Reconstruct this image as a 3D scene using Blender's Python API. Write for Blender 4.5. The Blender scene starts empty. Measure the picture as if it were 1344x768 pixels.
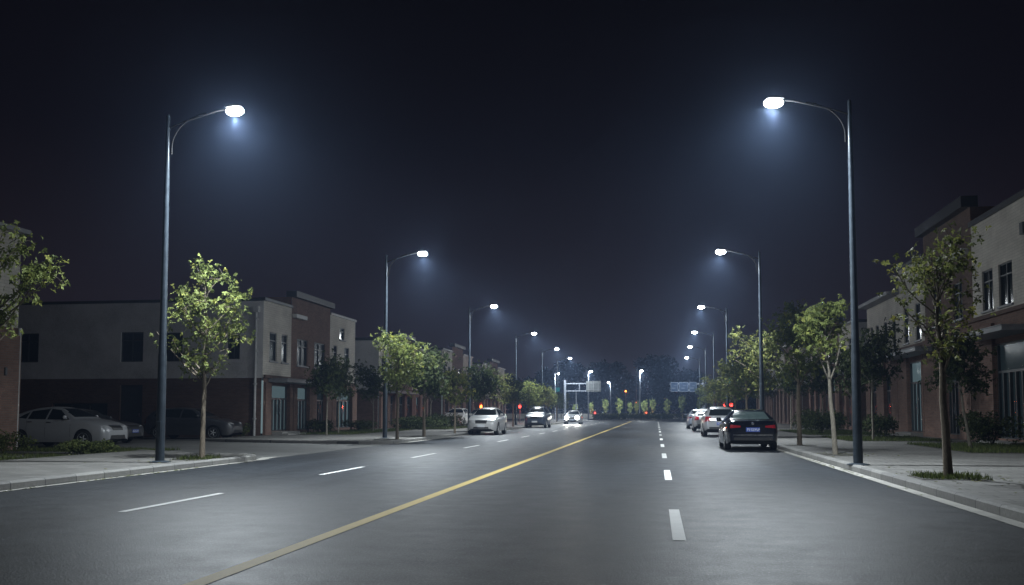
import bpy, math, random
from mathutils import Vector, Matrix
from mathutils.bvhtree import BVHTree
R = math.radians
PI = math.pi
scn = bpy.context.scene
COL = scn.collection

# ------------------------------------------------------------------ helpers
def put(o, parent=None):
    COL.objects.link(o)
    if parent is not None:
        o.parent = parent
    return o

def tag(o, label=None, cat=None, group=None, kind=None):
    if label: o["label"] = label
    if cat: o["category"] = cat
    if group: o["group"] = group
    if kind: o["kind"] = kind
    return o

def empty(name, loc=(0, 0, 0), rz=0.0, label=None, cat=None, group=None):
    o = bpy.data.objects.new(name, None)
    o.empty_display_size = 0.2
    o.location = loc
    o.rotation_euler = (0, 0, rz)
    put(o)
    return tag(o, label, cat, group)

def copy_tree(o, parent=None):
    c = o.copy()
    COL.objects.link(c)
    c.parent = parent
    for ch in list(o.children):
        copy_tree(ch, c)
    return c

class MB:
    def __init__(self):
        self.v, self.f, self.m = [], [], []
        self.cur = 0

    def add(self, vs, fs, mi=None):
        b = len(self.v)
        self.v.extend(vs)
        for f in fs:
            self.f.append(tuple(i + b for i in f))
            self.m.append(self.cur if mi is None else mi)

    def quad(self, a, b, c, d, mi=None):
        self.add([a, b, c, d], [(0, 1, 2, 3)], mi)

    def box(self, c, s, rz=0.0, mi=None, bevel=0.0):
        x, y, z = s[0] / 2, s[1] / 2, s[2] / 2
        ca, sa = math.cos(rz), math.sin(rz)
        def T(px, py, pz):
            return (c[0] + px * ca - py * sa, c[1] + px * sa + py * ca, c[2] + pz)
        if bevel <= 0:
            vs = [T(i * x, j * y, k * z) for k in (-1, 1) for j in (-1, 1) for i in (-1, 1)]
            self.add(vs, [(0, 2, 3, 1), (4, 5, 7, 6), (0, 1, 5, 4), (2, 6, 7, 3), (0, 4, 6, 2), (1, 3, 7, 5)], mi)
        else:
            b = min(bevel, x * .9, y * .9, z * .9)
            def ring(zz, ins):
                X, Y = x - ins, y - ins
                return [T(-X + b, -Y, zz), T(X - b, -Y, zz), T(X, -Y + b, zz), T(X, Y - b, zz),
                        T(X - b, Y, zz), T(-X + b, Y, zz), T(-X, Y - b, zz), T(-X, -Y + b, zz)]
            rs = [ring(-z, b * .7), ring(-z + b, 0), ring(z - b, 0), ring(z, b * .7)]
            vs = sum(rs, [])
            fs = [tuple(range(7, -1, -1)), tuple(range(24, 32))]
            for k in range(3):
                for i in range(8):
                    j = (i + 1) % 8
                    fs.append((k * 8 + i, k * 8 + j, k * 8 + 8 + j, k * 8 + 8 + i))
            self.add(vs, fs, mi)

    def tube(self, pts, rad, n=8, mi=None, cap=True):
        pts = [Vector(p) for p in pts]
        if not hasattr(rad, '__len__'):
            rad = [rad] * len(pts)
        rings = []
        prev = None
        for i, p in enumerate(pts):
            if i == 0: d = pts[1] - pts[0]
            elif i == len(pts) - 1: d = pts[-1] - pts[-2]
            else: d = pts[i + 1] - pts[i - 1]
            d.normalize()
            if prev is None:
                a = Vector((1, 0, 0)) if abs(d.x) < .8 else Vector((0, 1, 0))
            else:
                a = prev
            a = (a - d * a.dot(d)).normalized()
            prev = a
            b = d.cross(a)
            rings.append([tuple(p + (a * math.cos(t) + b * math.sin(t)) * rad[i]) for t in [2 * PI * k / n for k in range(n)]])
        vs = sum(rings, [])
        fs = []
        for k in range(len(pts) - 1):
            for i in range(n):
                j = (i + 1) % n
                fs.append((k * n + i, k * n + j, (k + 1) * n + j, (k + 1) * n + i))
        if cap:
            fs.append(tuple(range(n - 1, -1, -1)))
            fs.append(tuple(range((len(pts) - 1) * n, len(pts) * n)))
        self.add(vs, fs, mi)

    def lathe(self, prof, n=20, M=None, mi=None):
        # prof: list of (r, h) ; axis z ; M a matrix
        vs = []
        for r, h in prof:
            for k in range(n):
                t = 2 * PI * k / n
                p = Vector((r * math.cos(t), r * math.sin(t), h))
                vs.append(tuple(M @ p if M is not None else p))
        fs = []
        for k in range(len(prof) - 1):
            for i in range(n):
                j = (i + 1) % n
                fs.append((k * n + i, k * n + j, (k + 1) * n + j, (k + 1) * n + i))
        fs.append(tuple(range(n - 1, -1, -1)))
        fs.append(tuple(range((len(prof) - 1) * n, len(prof) * n)))
        self.add(vs, fs, mi)

    def prism(self, poly, z0, z1, mi=None):
        n = len(poly)
        vs = [(p[0], p[1], z0) for p in poly] + [(p[0], p[1], z1) for p in poly]
        fs = [tuple(range(n - 1, -1, -1)), tuple(range(n, 2 * n))]
        for i in range(n):
            j = (i + 1) % n
            fs.append((i, j, n + j, n + i))
        self.add(vs, fs, mi)

    def build(self, name, mats, parent=None, smooth=None, loc=None):
        me = bpy.data.meshes.new(name)
        me.from_pydata(self.v, [], self.f)
        if not isinstance(mats, (list, tuple)):
            mats = [mats]
        for m in mats:
            me.materials.append(m)
        if len(mats) > 1:
            me.polygons.foreach_set("material_index", self.m)
        if smooth is not None:
            me.polygons.foreach_set("use_smooth", [True] * len(me.polygons))
            if smooth < 179:
                me.set_sharp_from_angle(angle=R(smooth))
        me.update()
        o = bpy.data.objects.new(name, me)
        if loc: o.location = loc
        return put(o, parent)

# ------------------------------------------------------------------ materials
class N:
    """tiny node-graph helper"""
    def __init__(self, name):
        self.mat = bpy.data.materials.new(name)
        self.mat.use_nodes = True
        self.t = self.mat.node_tree
        self.t.nodes.clear()
        self.out = self.t.nodes.new("ShaderNodeOutputMaterial")
    def n(self, typ, **kw):
        nd = self.t.nodes.new(typ)
        for k, v in kw.items():
            setattr(nd, k, v)
        return nd
    def link(self, a, b):
        self.t.links.new(a, b)
    def setv(self, sock, v):
        if hasattr(v, 'is_output') or isinstance(v, bpy.types.NodeSocket):
            self.link(v, sock)
        else:
            sock.default_value = v
    def bsdf(self, base=(.5, .5, .5, 1), rough=.6, metal=0., spec=None, coat=None, normal=None, emis=None, es=0., alpha=None):
        b = self.n("ShaderNodeBsdfPrincipled")
        self.setv(b.inputs["Base Color"], c4(base) if not isinstance(base, bpy.types.NodeSocket) else base)
        self.setv(b.inputs["Roughness"], rough)
        b.inputs["Metallic"].default_value = metal
        if spec is not None: self.setv(b.inputs["Specular IOR Level"], spec)
        if coat is not None:
            b.inputs["Coat Weight"].default_value = coat
            b.inputs["Coat Roughness"].default_value = .06
        if normal is not None: self.link(normal, b.inputs["Normal"])
        if emis is not None:
            b.inputs["Emission Color"].default_value = c4(emis)
            b.inputs["Emission Strength"].default_value = es
        return b
    def finish(self, sh):
        self.link(sh.outputs[0], self.out.inputs["Surface"])
        return self.mat
    def pos(self):
        return self.n("ShaderNodeNewGeometry")
    def noise(self, vec, scale, detail=4., rough=.6, w=None):
        nd = self.n("ShaderNodeTexNoise")
        nd.inputs["Scale"].default_value = scale
        nd.inputs["Detail"].default_value = detail
        nd.inputs["Roughness"].default_value = rough
        if vec is not None: self.link(vec, nd.inputs["Vector"])
        return nd.outputs["Fac"]
    def ramp(self, fac, stops):
        nd = self.n("ShaderNodeValToRGB")
        e = nd.color_ramp.elements
        while len(e) < len(stops): e.new(.5)
        for i, (p, c) in enumerate(stops):
            e[i].position = p
            e[i].color = c4(c)
        self.link(fac, nd.inputs["Fac"])
        return nd.outputs["Color"]
    def math(self, op, a, b=None, clamp=False):
        nd = self.n("ShaderNodeMath", operation=op)
        nd.use_clamp = clamp
        self.setv(nd.inputs[0], a)
        if b is not None: self.setv(nd.inputs[1], b)
        return nd.outputs[0]
    def mix(self, fac, a, b, typ='MIX'):
        nd = self.n("ShaderNodeMix", data_type='RGBA', blend_type=typ)
        self.setv(nd.inputs[0], fac)
        self.setv(nd.inputs[6], a if isinstance(a, bpy.types.NodeSocket) else c4(a))
        self.setv(nd.inputs[7], b if isinstance(b, bpy.types.NodeSocket) else c4(b))
        return nd.outputs[2]
    def bump(self, h, strength=.3, dist=.02, normal=None):
        nd = self.n("ShaderNodeBump")
        nd.inputs["Strength"].default_value = strength
        nd.inputs["Distance"].default_value = dist
        self.link(h, nd.inputs["Height"])
        if normal is not None: self.link(normal, nd.inputs["Normal"])
        return nd.outputs[0]
    def wallvec(self):
        """(along-wall, height, 0) from world position, for any vertical wall"""
        g = self.pos()
        s = self.n("ShaderNodeSeparateXYZ"); self.link(g.outputs["Position"], s.inputs[0])
        nn = self.n("ShaderNodeSeparateXYZ"); self.link(g.outputs["True Normal"], nn.inputs[0])
        a = self.math('ABSOLUTE', nn.outputs[0])
        st = self.math('GREATER_THAN', a, .5)
        m = self.n("ShaderNodeMix", data_type='FLOAT')
        self.link(st, m.inputs[0]); self.link(s.outputs[0], m.inputs[2]); self.link(s.outputs[1], m.inputs[3])
        c = self.n("ShaderNodeCombineXYZ")
        self.link(m.outputs[0], c.inputs[0]); self.link(s.outputs[2], c.inputs[1])
        return c.outputs[0], g.outputs["Position"]

def c4(c):
    c = tuple(c)
    return c if len(c) == 4 else c + (1.0,)

def plain(name, col, rough=.5, metal=0., spec=None, coat=None, var=.12, scale=6.):
    k = N(name)
    g = k.n("ShaderNodeTexCoord")
    f = k.noise(g.outputs["Object"], scale, 5.)
    lo = tuple(x * (1 - var) for x in col); hi = tuple(min(1, x * (1 + var)) for x in col)
    base = k.ramp(f, [(.3, lo), (.7, hi)])
    r = k.math('MULTIPLY_ADD', f, .2)
    r.node.inputs[2].default_value = max(rough - .1, .02)
    return k.finish(k.bsdf(base, r, metal, spec, coat))

def emit(name, col, st, sample=False):
    k = N(name)
    e = k.n("ShaderNodeEmission")
    e.inputs[0].default_value = c4(col); e.inputs[1].default_value = st
    m = k.finish(e)
    m.cycles.emission_sampling = 'AUTO' if sample else 'NONE'
    return m

def m_asphalt():
    k = N("asphalt")
    P = k.pos().outputs["Position"]
    fine = k.noise(P, 48., 4., .75)
    vor = k.n("ShaderNodeTexVoronoi"); vor.inputs["Scale"].default_value = 55.; k.link(P, vor.inputs["Vector"])
    mid = k.noise(P, 2.2, 5., .6)
    mp = k.n("ShaderNodeMapping"); mp.inputs["Scale"].default_value = (.9, .05, 1.); k.link(P, mp.inputs["Vector"])
    tracks_streaks = k.noise(mp.outputs[0], 1.1, 3., .5)  # tyre tracks, doubling as soft light streaks painted into the asphalt colour
    a = k.ramp(fine, [(.3, (.004, .0046, .0058)), (.5, (.020, .0232, .0275)), (.66, (.085, .095, .11))])
    b = k.mix(.3, a, k.ramp(mid, [(.3, (.60, .60, .60)), (.7, (1.25, 1.25, 1.25))]), 'MULTIPLY')
    c = k.mix(.85, b, k.ramp(tracks_streaks, [(.35, (.68, .68, .68)), (.65, (1.2, 1.2, 1.2))]), 'MULTIPLY')
    spk = k.ramp(vor.outputs["Color"], [(.90, (0, 0, 0)), (.96, (1, 1, 1))])
    c = k.mix(k.math('MULTIPLY', spk, .35), c, (.26, .26, .27))
    # hairline cracks and patches
    gr = k.noise(P, 15., 4., .8)
    c = k.mix(.75, c, k.ramp(gr, [(.36, (.5, .5, .5)), (.64, (1.5, 1.5, 1.5))]), 'MULTIPLY')
    cr = k.n("ShaderNodeTexVoronoi", feature='DISTANCE_TO_EDGE'); cr.inputs["Scale"].default_value = .22
    wob = k.noise(P, 1.4, 4., .6)
    vm = k.n("ShaderNodeVectorMath", operation='ADD'); k.link(P, vm.inputs[0])
    cc = k.n("ShaderNodeCombineXYZ"); k.link(k.math('MULTIPLY', wob, 1.6), cc.inputs[0]); k.link(k.math('MULTIPLY', wob, 2.2), cc.inputs[1])
    k.link(cc.outputs[0], vm.inputs[1]); k.link(vm.outputs[0], cr.inputs["Vector"])
    crk = k.math('LESS_THAN', cr.outputs["Distance"], .0022)
    c = k.mix(k.math('MULTIPLY', crk, .12), c, (.018, .018, .02))
    rr = k.ramp(mid, [(.3, (.43, .43, .43)), (.7, (.54, .54, .54))])
    h = k.math('ADD', fine, k.math('MULTIPLY', vor.outputs["Distance"], .8))
    return k.finish(k.bsdf(c, rr, spec=.24, normal=k.bump(h, .28, .008)))

def m_paint(name, col):
    k = N(name)
    P = k.pos().outputs["Position"]
    f = k.noise(P, 45., 4., .7); g = k.noise(P, 3., 4.)
    wear = k.math('ADD', k.math('MULTIPLY', f, .7), k.math('MULTIPLY', g, .5))
    base = k.ramp(wear, [(.30, tuple(x * .35 for x in col)), (.44, tuple(x * .8 for x in col)), (.75, col)])
    return k.finish(k.bsdf(base, .6, normal=k.bump(f, .3, .006)))

def m_paver():
    k = N("paving")
    P = k.pos().outputs["Position"]
    b = k.n("ShaderNodeTexBrick")
    b.inputs["Scale"].default_value = 1.
    b.inputs["Brick Width"].default_value = .6; b.inputs["Row Height"].default_value = .3
    b.inputs["Mortar Size"].default_value = .012; b.inputs["Mortar Smooth"].default_value = .2
    b.inputs["Color1"].default_value = c4((.115, .112, .105)); b.inputs["Color2"].default_value = c4((.165, .16, .15))
    b.inputs["Mortar"].default_value = c4((.035, .034, .032))
    k.link(P, b.inputs["Vector"])
    n1 = k.noise(P, .9, 5.); n2 = k.noise(P, 30., 4., .7)
    c = k.mix(.6, b.outputs["Color"], k.ramp(n1, [(.3, (.65, .64, .62)), (.7, (1.15, 1.15, 1.15))]), 'MULTIPLY')
    c = k.mix(.35, c, k.ramp(n2, [(.3, (.6, .6, .6)), (.7, (1.2, 1.2, 1.2))]), 'MULTIPLY')
    h = k.math('ADD', k.math('MULTIPLY', b.outputs["Fac"], -1.), k.math('MULTIPLY', n2, .25))
    return k.finish(k.bsdf(c, .75, normal=k.bump(h, .4, .008)))

def m_concrete(name, col, scale=1.):
    k = N(name)
    P = k.pos().outputs["Position"]
    n1 = k.noise(P, .8 * scale, 5.); n2 = k.noise(P, 24. * scale, 5., .7)
    f = k.math('ADD', k.math('MULTIPLY', n1, .6), k.math('MULTIPLY', n2, .4))
    c = k.ramp(f, [(.32, tuple(x * .62 for x in col)), (.5, col), (.7, tuple(x * 1.25 for x in col))])
    return k.finish(k.bsdf(c, .8, normal=k.bump(n2, .35, .01)))

def m_kerb():
    k = N("kerb_stone")
    P = k.pos().outputs["Position"]
    b = k.n("ShaderNodeTexBrick"); b.offset = 0.
    b.inputs["Scale"].default_value = 1.; b.inputs["Brick Width"].default_value = 40.; b.inputs["Row Height"].default_value = .9
    b.inputs["Mortar Size"].default_value = .011; b.inputs["Mortar"].default_value = c4((.05, .05, .05))
    b.inputs["Color1"].default_value = c4((.17, .166, .16)); b.inputs["Color2"].default_value = c4((.25, .245, .23))
    k.link(P, b.inputs["Vector"])
    n2 = k.noise(P, 18., 5., .7)
    c = k.mix(.6, b.outputs["Color"], k.ramp(n2, [(.3, (.6, .6, .58)), (.7, (1.2, 1.2, 1.2))]), 'MULTIPLY')
    return k.finish(k.bsdf(c, .8, normal=k.bump(n2, .3, .01)))

def m_brick(name, c1, c2, mortar, bw=.24, rh=.075, ms=.008):
    k = N(name)
    v, P = k.wallvec()
    b = k.n("ShaderNodeTexBrick")
    b.inputs["Scale"].default_value = 1.; b.inputs["Brick Width"].default_value = bw; b.inputs["Row Height"].default_value = rh
    b.inputs["Mortar Size"].default_value = ms; b.inputs["Bias"].default_value = -.1
    b.inputs["Color1"].default_value = c4(c1); b.inputs["Color2"].default_value = c4(c2); b.inputs["Mortar"].default_value = c4(mortar)
    k.link(v, b.inputs["Vector"])
    n1 = k.noise(P, .7, 5.); n2 = k.noise(P, 25., 4., .7)
    c = k.mix(.7, b.outputs["Color"], k.ramp(n1, [(.3, (.62, .6, .6)), (.7, (1.15, 1.15, 1.15))]), 'MULTIPLY')
    h = k.math('ADD', k.math('MULTIPLY', b.outputs["Fac"], -1.), k.math('MULTIPLY', n2, .3))
    return k.finish(k.bsdf(c, .85, normal=k.bump(h, .5, .01)))

def m_leaf(name, col, dark):
    k = N(name)
    g = k.pos()
    r = g.outputs["Random Per Island"]
    c = k.ramp(r, [(0., dark), (.45, col), (.8, tuple(min(1, x * 1.35) for x in col)), (1., (col[0] * 1.7, col[1] * 1.45, col[2] * 1.1))])
    b = k.bsdf(c, .6, spec=.18)
    t = k.n("ShaderNodeBsdfTranslucent"); k.link(c, t.inputs[0])
    m = k.n("ShaderNodeMixShader"); m.inputs[0].default_value = .35
    k.link(b.outputs[0], m.inputs[1]); k.link(t.outputs[0], m.inputs[2])
    return k.finish(m)

def m_bark(name, col):
    k = N(name)
    tc = k.n("ShaderNodeTexCoord")
    mp = k.n("ShaderNodeMapping"); mp.inputs["Scale"].default_value = (1, 1, .25); k.link(tc.outputs["Object"], mp.inputs[0])
    f = k.noise(mp.outputs[0], 40., 5., .7)
    c = k.ramp(f, [(.3, tuple(x * .5 for x in col)), (.7, tuple(x * 1.3 for x in col))])
    return k.finish(k.bsdf(c, .85, normal=k.bump(f, .6, .02)))

def m_glass(name, tint=(.02, .025, .03), clear=.45):
    k = N(name)
    P = k.pos().outputs["Position"]
    f = k.noise(P, .9, 2.)
    b = k.bsdf(tint, .14, spec=.2, normal=k.bump(f, .04, .05))
    t = k.n("ShaderNodeBsdfTransparent"); t.inputs[0].default_value = (.75, .8, .82, 1)
    m = k.n("ShaderNodeMixShader"); m.inputs[0].default_value = clear
    k.link(b.outputs[0], m.inputs[1]); k.link(t.outputs[0], m.inputs[2])
    return k.finish(m)

def m_carpaint(name, col, metal=.0, dust=.9, rough=.28):
    k = N(name)
    tc = k.n("ShaderNodeTexCoord")
    f = k.noise(tc.outputs["Object"], 3., 4.)
    s = k.n("ShaderNodeSeparateXYZ"); k.link(tc.outputs["Object"], s.inputs[0])
    dirt = k.math('MULTIPLY', k.math('SUBTRACT', .62, s.outputs[2], True), k.math('ADD', f, .4))
    base = k.mix(k.math('MULTIPLY', dirt, dust, True), col, (.09, .085, .08))
    rg = k.math('MULTIPLY_ADD', dirt, .5); rg.node.inputs[2].default_value = rough
    return k.finish(k.bsdf(base, rg, metal, coat=.8))

M = {}
M['asphalt'] = m_asphalt()
M['white_line'] = m_paint("white_line_paint", (.78, .78, .76))
M['yellow_line'] = m_paint("yellow_line_paint", (.52, .385, .115))
M['edge'] = m_concrete("edge_strip_concrete", (.33, .32, .29), 2.)
M['paver'] = m_paver()
M['kerb'] = m_kerb()
M['slab'] = m_concrete("driveway_concrete", (.105, .105, .10))
M['soil'] = m_concrete("soil", (.045, .042, .034), 1.5)
M['brick'] = m_brick("red_brick", (.17, .092, .068), (.235, .132, .098), (.16, .145, .13))
M['brick_dark'] = m_brick("dark_brick", (.12, .068, .053), (.17, .098, .075), (.115, .105, .095))
M['tile'] = m_brick("pale_facing_tile", (.60, .565, .505), (.67, .63, .565), (.44, .415, .37), .45, .11, .007)
M['render'] = m_concrete("pale_render", (.58, .565, .57), .7)
M['dark_trim'] = plain("dark_metal_trim", (.045, .048, .055), .45)
M['grey_trim'] = plain("grey_trim", (.22, .225, .24), .5)
M['roof'] = m_concrete("roof_felt", (.05, .05, .055))
M['frame'] = plain("window_frame", (.05, .055, .06), .4)
M['pale_pipe'] = plain("pale_pipe", (.5, .5, .5), .5)
M['glass'] = m_glass("window_glass", (.03, .036, .042), .08)
M['shopglass'] = m_glass("shop_glass", (.02, .03, .035), .62)
M['pole'] = plain("lamp_pole_paint", (.04, .052, .066), .36, .3, var=.2)
M['galv'] = plain("galvanised_steel", (.17, .19, .23), .55, .3)
M['lens'] = emit("lamp_lens", (.93, .97, 1.), 60.)
M['lens_far'] = emit("far_lamp_lens", (.95, 1., .97), 30.)
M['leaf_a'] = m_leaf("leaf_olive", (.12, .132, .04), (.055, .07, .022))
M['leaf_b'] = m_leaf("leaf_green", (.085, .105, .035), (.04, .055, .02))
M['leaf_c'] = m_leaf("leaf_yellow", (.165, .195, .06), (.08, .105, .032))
M['leaf_lit'] = m_leaf('leaf_lit', (.19, .235, .09), (.11, .14, .05))  # leaf colour brightened so the far saplings look lamp-lit
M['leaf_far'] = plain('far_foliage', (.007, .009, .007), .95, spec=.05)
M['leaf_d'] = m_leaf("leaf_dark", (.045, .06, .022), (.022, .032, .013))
M['bark'] = m_bark("bark", (.16, .13, .095))
M['bark_pale'] = m_bark("pale_bark", (.19, .17, .135))
M['grass'] = m_leaf("grass_blade", (.075, .095, .03), (.035, .05, .016))
M['tyre'] = plain("tyre_rubber", (.018, .018, .018), .8)
M['alloy'] = plain("alloy", (.75, .76, .78), .35, .15)
M['carglass'] = plain("car_glass", (.012, .016, .018), .10, spec=.28)
M['carglass_pale'] = plain("car_rear_glass", (.11, .16, .16), .08, spec=1.)  # pale teal base painted in for the rear window's reflection
M['black'] = plain("black_plastic", (.02, .02, .021), .5)
M['chrome'] = plain("chrome", (.75, .76, .78), .12, 1.)
M['lamp_clear'] = plain("clear_lamp", (.92, .95, .97), .25, .15, coat=1., var=.4, scale=25.)
M['lamp_red'] = plain("red_lamp", (.30, .010, .018), .18, coat=1., var=.35, scale=20.)
M['plate_blue'] = plain("plate_blue", (.05, .10, .40), .5)
M['plate_mark'] = plain("plate_mark", (.75, .78, .8), .5)
M['lamp_on'] = emit("headlamp_on", (1., .97, .9), 60.)
M['red_on'] = emit("red_signal_on", (1., .05, .04), 7.)
M['redor_on'] = emit("orange_signal_on", (1., .17, .03), 9.)
M['amber_on'] = emit("amber_signal_on", (1., .26, .04), 10.)
M['warm_in'] = emit("warm_interior_lamp", (1., .55, .18), 1.)
M['cool_in'] = emit("cool_interior_glow", (.62, .85, .95), .85)
M['glow_wall'] = emit('glowing_interior', (.42, .60, .66), .30)  # walls that glow by themselves, standing in for shop lighting
M['dim_glow_wall'] = emit('dim_glow_interior', (.30, .45, .52), .045)  # faint self-glow on the room walls, tints the darker shop panes teal
M['spark_in'] = emit("bright_interior_lamp", (.8, .95, 1.), .9)
M['red_in'] = emit("red_interior_lamp", (1., .18, .08), 1.2)
M['sign_grey'] = plain("sign_back", (.10, .11, .115), .9, spec=.1)
M['sign_blue'] = plain("sign_blue", (.012, .020, .038), .9, spec=.08)
M['sign_teal'] = emit("teal_sign_face", (.05, .30, .36), .45)
M['sign_mark'] = plain("sign_mark", (.07, .085, .11), .9, spec=.08)
M['white_wall'] = m_concrete("white_barrier", (.62, .61, .58))

# ------------------------------------------------------------------ setting
def sheet(name, poly, z, mat, kind='structure'):
    b = MB(); b.add([(x, y, z) for x, y in poly], [tuple(range(len(poly)))])
    o = b.build(name, mat)
    return tag(o, kind=kind)

KL, KR = -10.30, 4.10
b = MB()
n = 48
b.add([(0, 120, -.012)] + [(900 * math.cos(2 * PI * i / n), 120 + 900 * math.sin(2 * PI * i / n), -.012) for i in range(n)],
      [(0, 1 + i, 1 + (i + 1) % n) for i in range(n)])
tag(b.build("ground", M['soil']), kind='structure')
road = [(KL, -20), (KR, -20), (KR, 128), (9, 133), (14, 137), (70, 137), (70, 182), (-80, 182), (-80, 137), (-19, 137), (-14, 133), (KL, 128)]
tag(sheet("road", road, 0.0, M['asphalt']), "grey asphalt road running to the junction")
sheet("driveway", [(-45, 26.5), (-15.4, 27.6), (-11.5, 26.2), (KL - .0, 24.3), (KL, 36.8), (-14.0, 37.2), (-19.2, 39.2), (-19.2, 45.1), (-45, 45.1)], .004, M['slab'])

def line(name, x, y0, y1, w, mat, x1=None, label=None):
    x1 = x if x1 is None else x1
    o = sheet(name, [(x - w / 2, y0), (x + w / 2, y0), (x1 + w / 2, y1), (x1 - w / 2, y1)], .005, mat)
    return o
line("road_marking", -3.32, -18, 132, .16, M['yellow_line'])
y = 1.15
while y < 128:
    line("road_marking", .21, y, y + 3.05, .13, M['white_line']); y += 8.55
y = 4.1
while y < 128:
    line("road_marking", -6.64, y, y + 2.85, .115, M['white_line']); y += 7.32
sheet("road_edge_strip", [(KR - .22, -20), (KR - .02, -20), (KR - .02, 128), (KR - .22, 128)], .006, M['edge'])
sheet("road_edge_strip", [(KL + .02, -20), (KL + .15, -20), (KL + .15, 23.2), (KL + .1, 24.6), (KL - .18, 26.0), (KL - .45, 25.6), (KL - .12, 24.4), (KL + .02, 23.0)], .0075, M['edge'])
sheet("road_edge_strip", [(KL + .02, 37.5), (KL + .2, 37.5), (KL + .2, 128), (KL + .02, 128)], .006, M['edge'])

def pavement(poly, name="pavement"):
    b = MB(); b.prism(poly, -.01, .12)
    return tag(b.build(name, M['paver']), kind='structure')

def kerb(path, w=.17, h=.135, side=1):
    """swept kerb stone with a chamfered top; side=+1: road lies to the right of the path direction"""
    pts = [Vector((p[0], p[1], 0)) for p in path]
    prof = [(0, -.02), (0, h - .03), (.03, h), (w, h), (w, -.02)]
    b = MB(); m = len(prof); vs = []
    for i, p in enumerate(pts):
        d = (pts[min(i + 1, len(pts) - 1)] - pts[max(i - 1, 0)]).normalized()
        nrm = Vector((-d.y, d.x, 0)) * side
        for o, z in prof:
            q = p + nrm * o
            vs.append((q.x, q.y, z))
    fs = []
    for i in range(len(pts) - 1):
        for j in range(m - 1):
            a = i * m + j
            fs.append((a, a + 1, a + m + 1, a + m))
    fs.append(tuple(range(m))); fs.append(tuple(range((len(pts) - 1) * m, len(pts) * m)))
    b.add(vs, fs)
    return tag(b.build("kerb", M['kerb']), kind='structure')

def arc(cx, cy, r, a0, a1, n=8):
    return [(cx + r * math.cos(R(a0 + (a1 - a0) * i / n)), cy + r * math.sin(R(a0 + (a1 - a0) * i / n))) for i in range(n + 1)]

I = .16
# left pavement before the driveway, with its rounded corner
cornerA = [(KL, -20), (KL, 0), (KL, 12), (KL, 22.6)] + arc(KL - 1.1, 23.9, 1.1, 5, 82, 8) + [(-12.6, 25.35), (-15.2, 27.2)]
kerb(cornerA, side=1)
inA = [(KL - I, -20), (KL - I, 22.6)] + arc(KL - 1.1, 23.9, 1.1 - I, 5, 82, 8) + [(-12.6, 25.2), (-15.2, 27.05), (-15.25, -20)]
pavement(inA)
cornerB = [(-19.2, 39.3), (-17.0, 38.3), (-14.4, 37.4), (-12.4, 36.9)] + arc(KL - 1.4, 38.3, 1.4, -85, 0, 8) + [(KL, 44), (KL, 60), (KL, 90), (KL, 128)]
kerb(cornerB, side=1)
inB = [(-19.0, 39.45), (-17, 38.46), (-14.4, 37.56), (-12.4, 37.06)] + arc(KL - 1.4, 38.3, 1.4 - I, -85, 0, 8) + [(KL - I, 128), (-19.0, 128)]
pavement(inB)
kerb([(KR, -20), (KR, 0), (KR, 20), (KR, 60), (KR, 128)], side=-1)
pavement([(KR + I, -20), (12.45, -20), (12.45, 128), (KR + I, 128)])
# back kerb edging of the left pavement and a narrow path through the grass
sheet("path", [(-24, 26.9), (-15.4, 23.6), (-15.4, 24.6), (-24, 28.0)], .02, M['slab'])
# raised island at the junction
b = MB()
isl = [(-10.5 + 0, 150), (-6, 147), (0, 146), (3.2, 148), (3.6, 152), (0, 156), (-8, 157)]
b.prism(isl, -.01, .16)
tag(b.build("traffic_island_pavement", M['kerb']), kind='structure')

# sky dome
def m_sky():
    k = N("night_sky")
    g = k.pos()
    s = k.n("ShaderNodeSeparateXYZ"); k.link(g.outputs["Position"], s.inputs[0])
    f = k.math('DIVIDE', s.outputs[2], 860., True)
    c = k.ramp(f, [(0., (.020, .015, .024)), (.10, (.013, .011, .020)), (.30, (.004, .004, .009)), (.6, (.001, .0012, .0025)), (1., (.0005, .0006, .001))])
    e = k.n("ShaderNodeEmission"); k.link(c, e.inputs[0]); e.inputs[1].default_value = SKY
    m = k.finish(e); m.cycles.emission_sampling = 'NONE'
    return m
SKY = 1.0
b = MB()
nu, nv = 48, 16
vs = []
for j in range(nv + 1):
    t = R(-2) + (PI / 2 - R(-2)) * j / nv
    for i in range(nu):
        a = 2 * PI * i / nu
        vs.append((860 * math.cos(t) * math.cos(a), 120 + 860 * math.cos(t) * math.sin(a), 860 * math.sin(t)))
fs = []
for j in range(nv):
    for i in range(nu):
        q = (i + 1) % nu
        fs.append((j * nu + i, (j + 1) * nu + i, (j + 1) * nu + q, j * nu + q))
b.add(vs, fs)
tag(b.build("sky", m_sky(), smooth=180), kind='structure')

# ------------------------------------------------------------------ leaves, trees, bushes, grass
def leaf_faces(b, c, size, rnd, up=.35, mi=None):
    d = Vector((rnd.gauss(0, 1), rnd.gauss(0, 1), rnd.gauss(-.15, .7))).normalized()
    nrm = Vector((rnd.gauss(0, 1), rnd.gauss(0, 1), rnd.gauss(up, 1))).normalized()
    s = d.cross(nrm)
    if s.length < .05: return
    s.normalize(); nrm = s.cross(d)
    L = size * rnd.uniform(.7, 1.3); W = L * rnd.uniform(.3, .42)
    c = Vector(c)
    fold = nrm * W * .35
    b.add([tuple(c), tuple(c + d * L * .5 + s * W + fold), tuple(c + d * L), tuple(c + d * L * .5 - s * W + fold)],
          [(0, 1, 2), (0, 2, 3)], mi)

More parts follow.
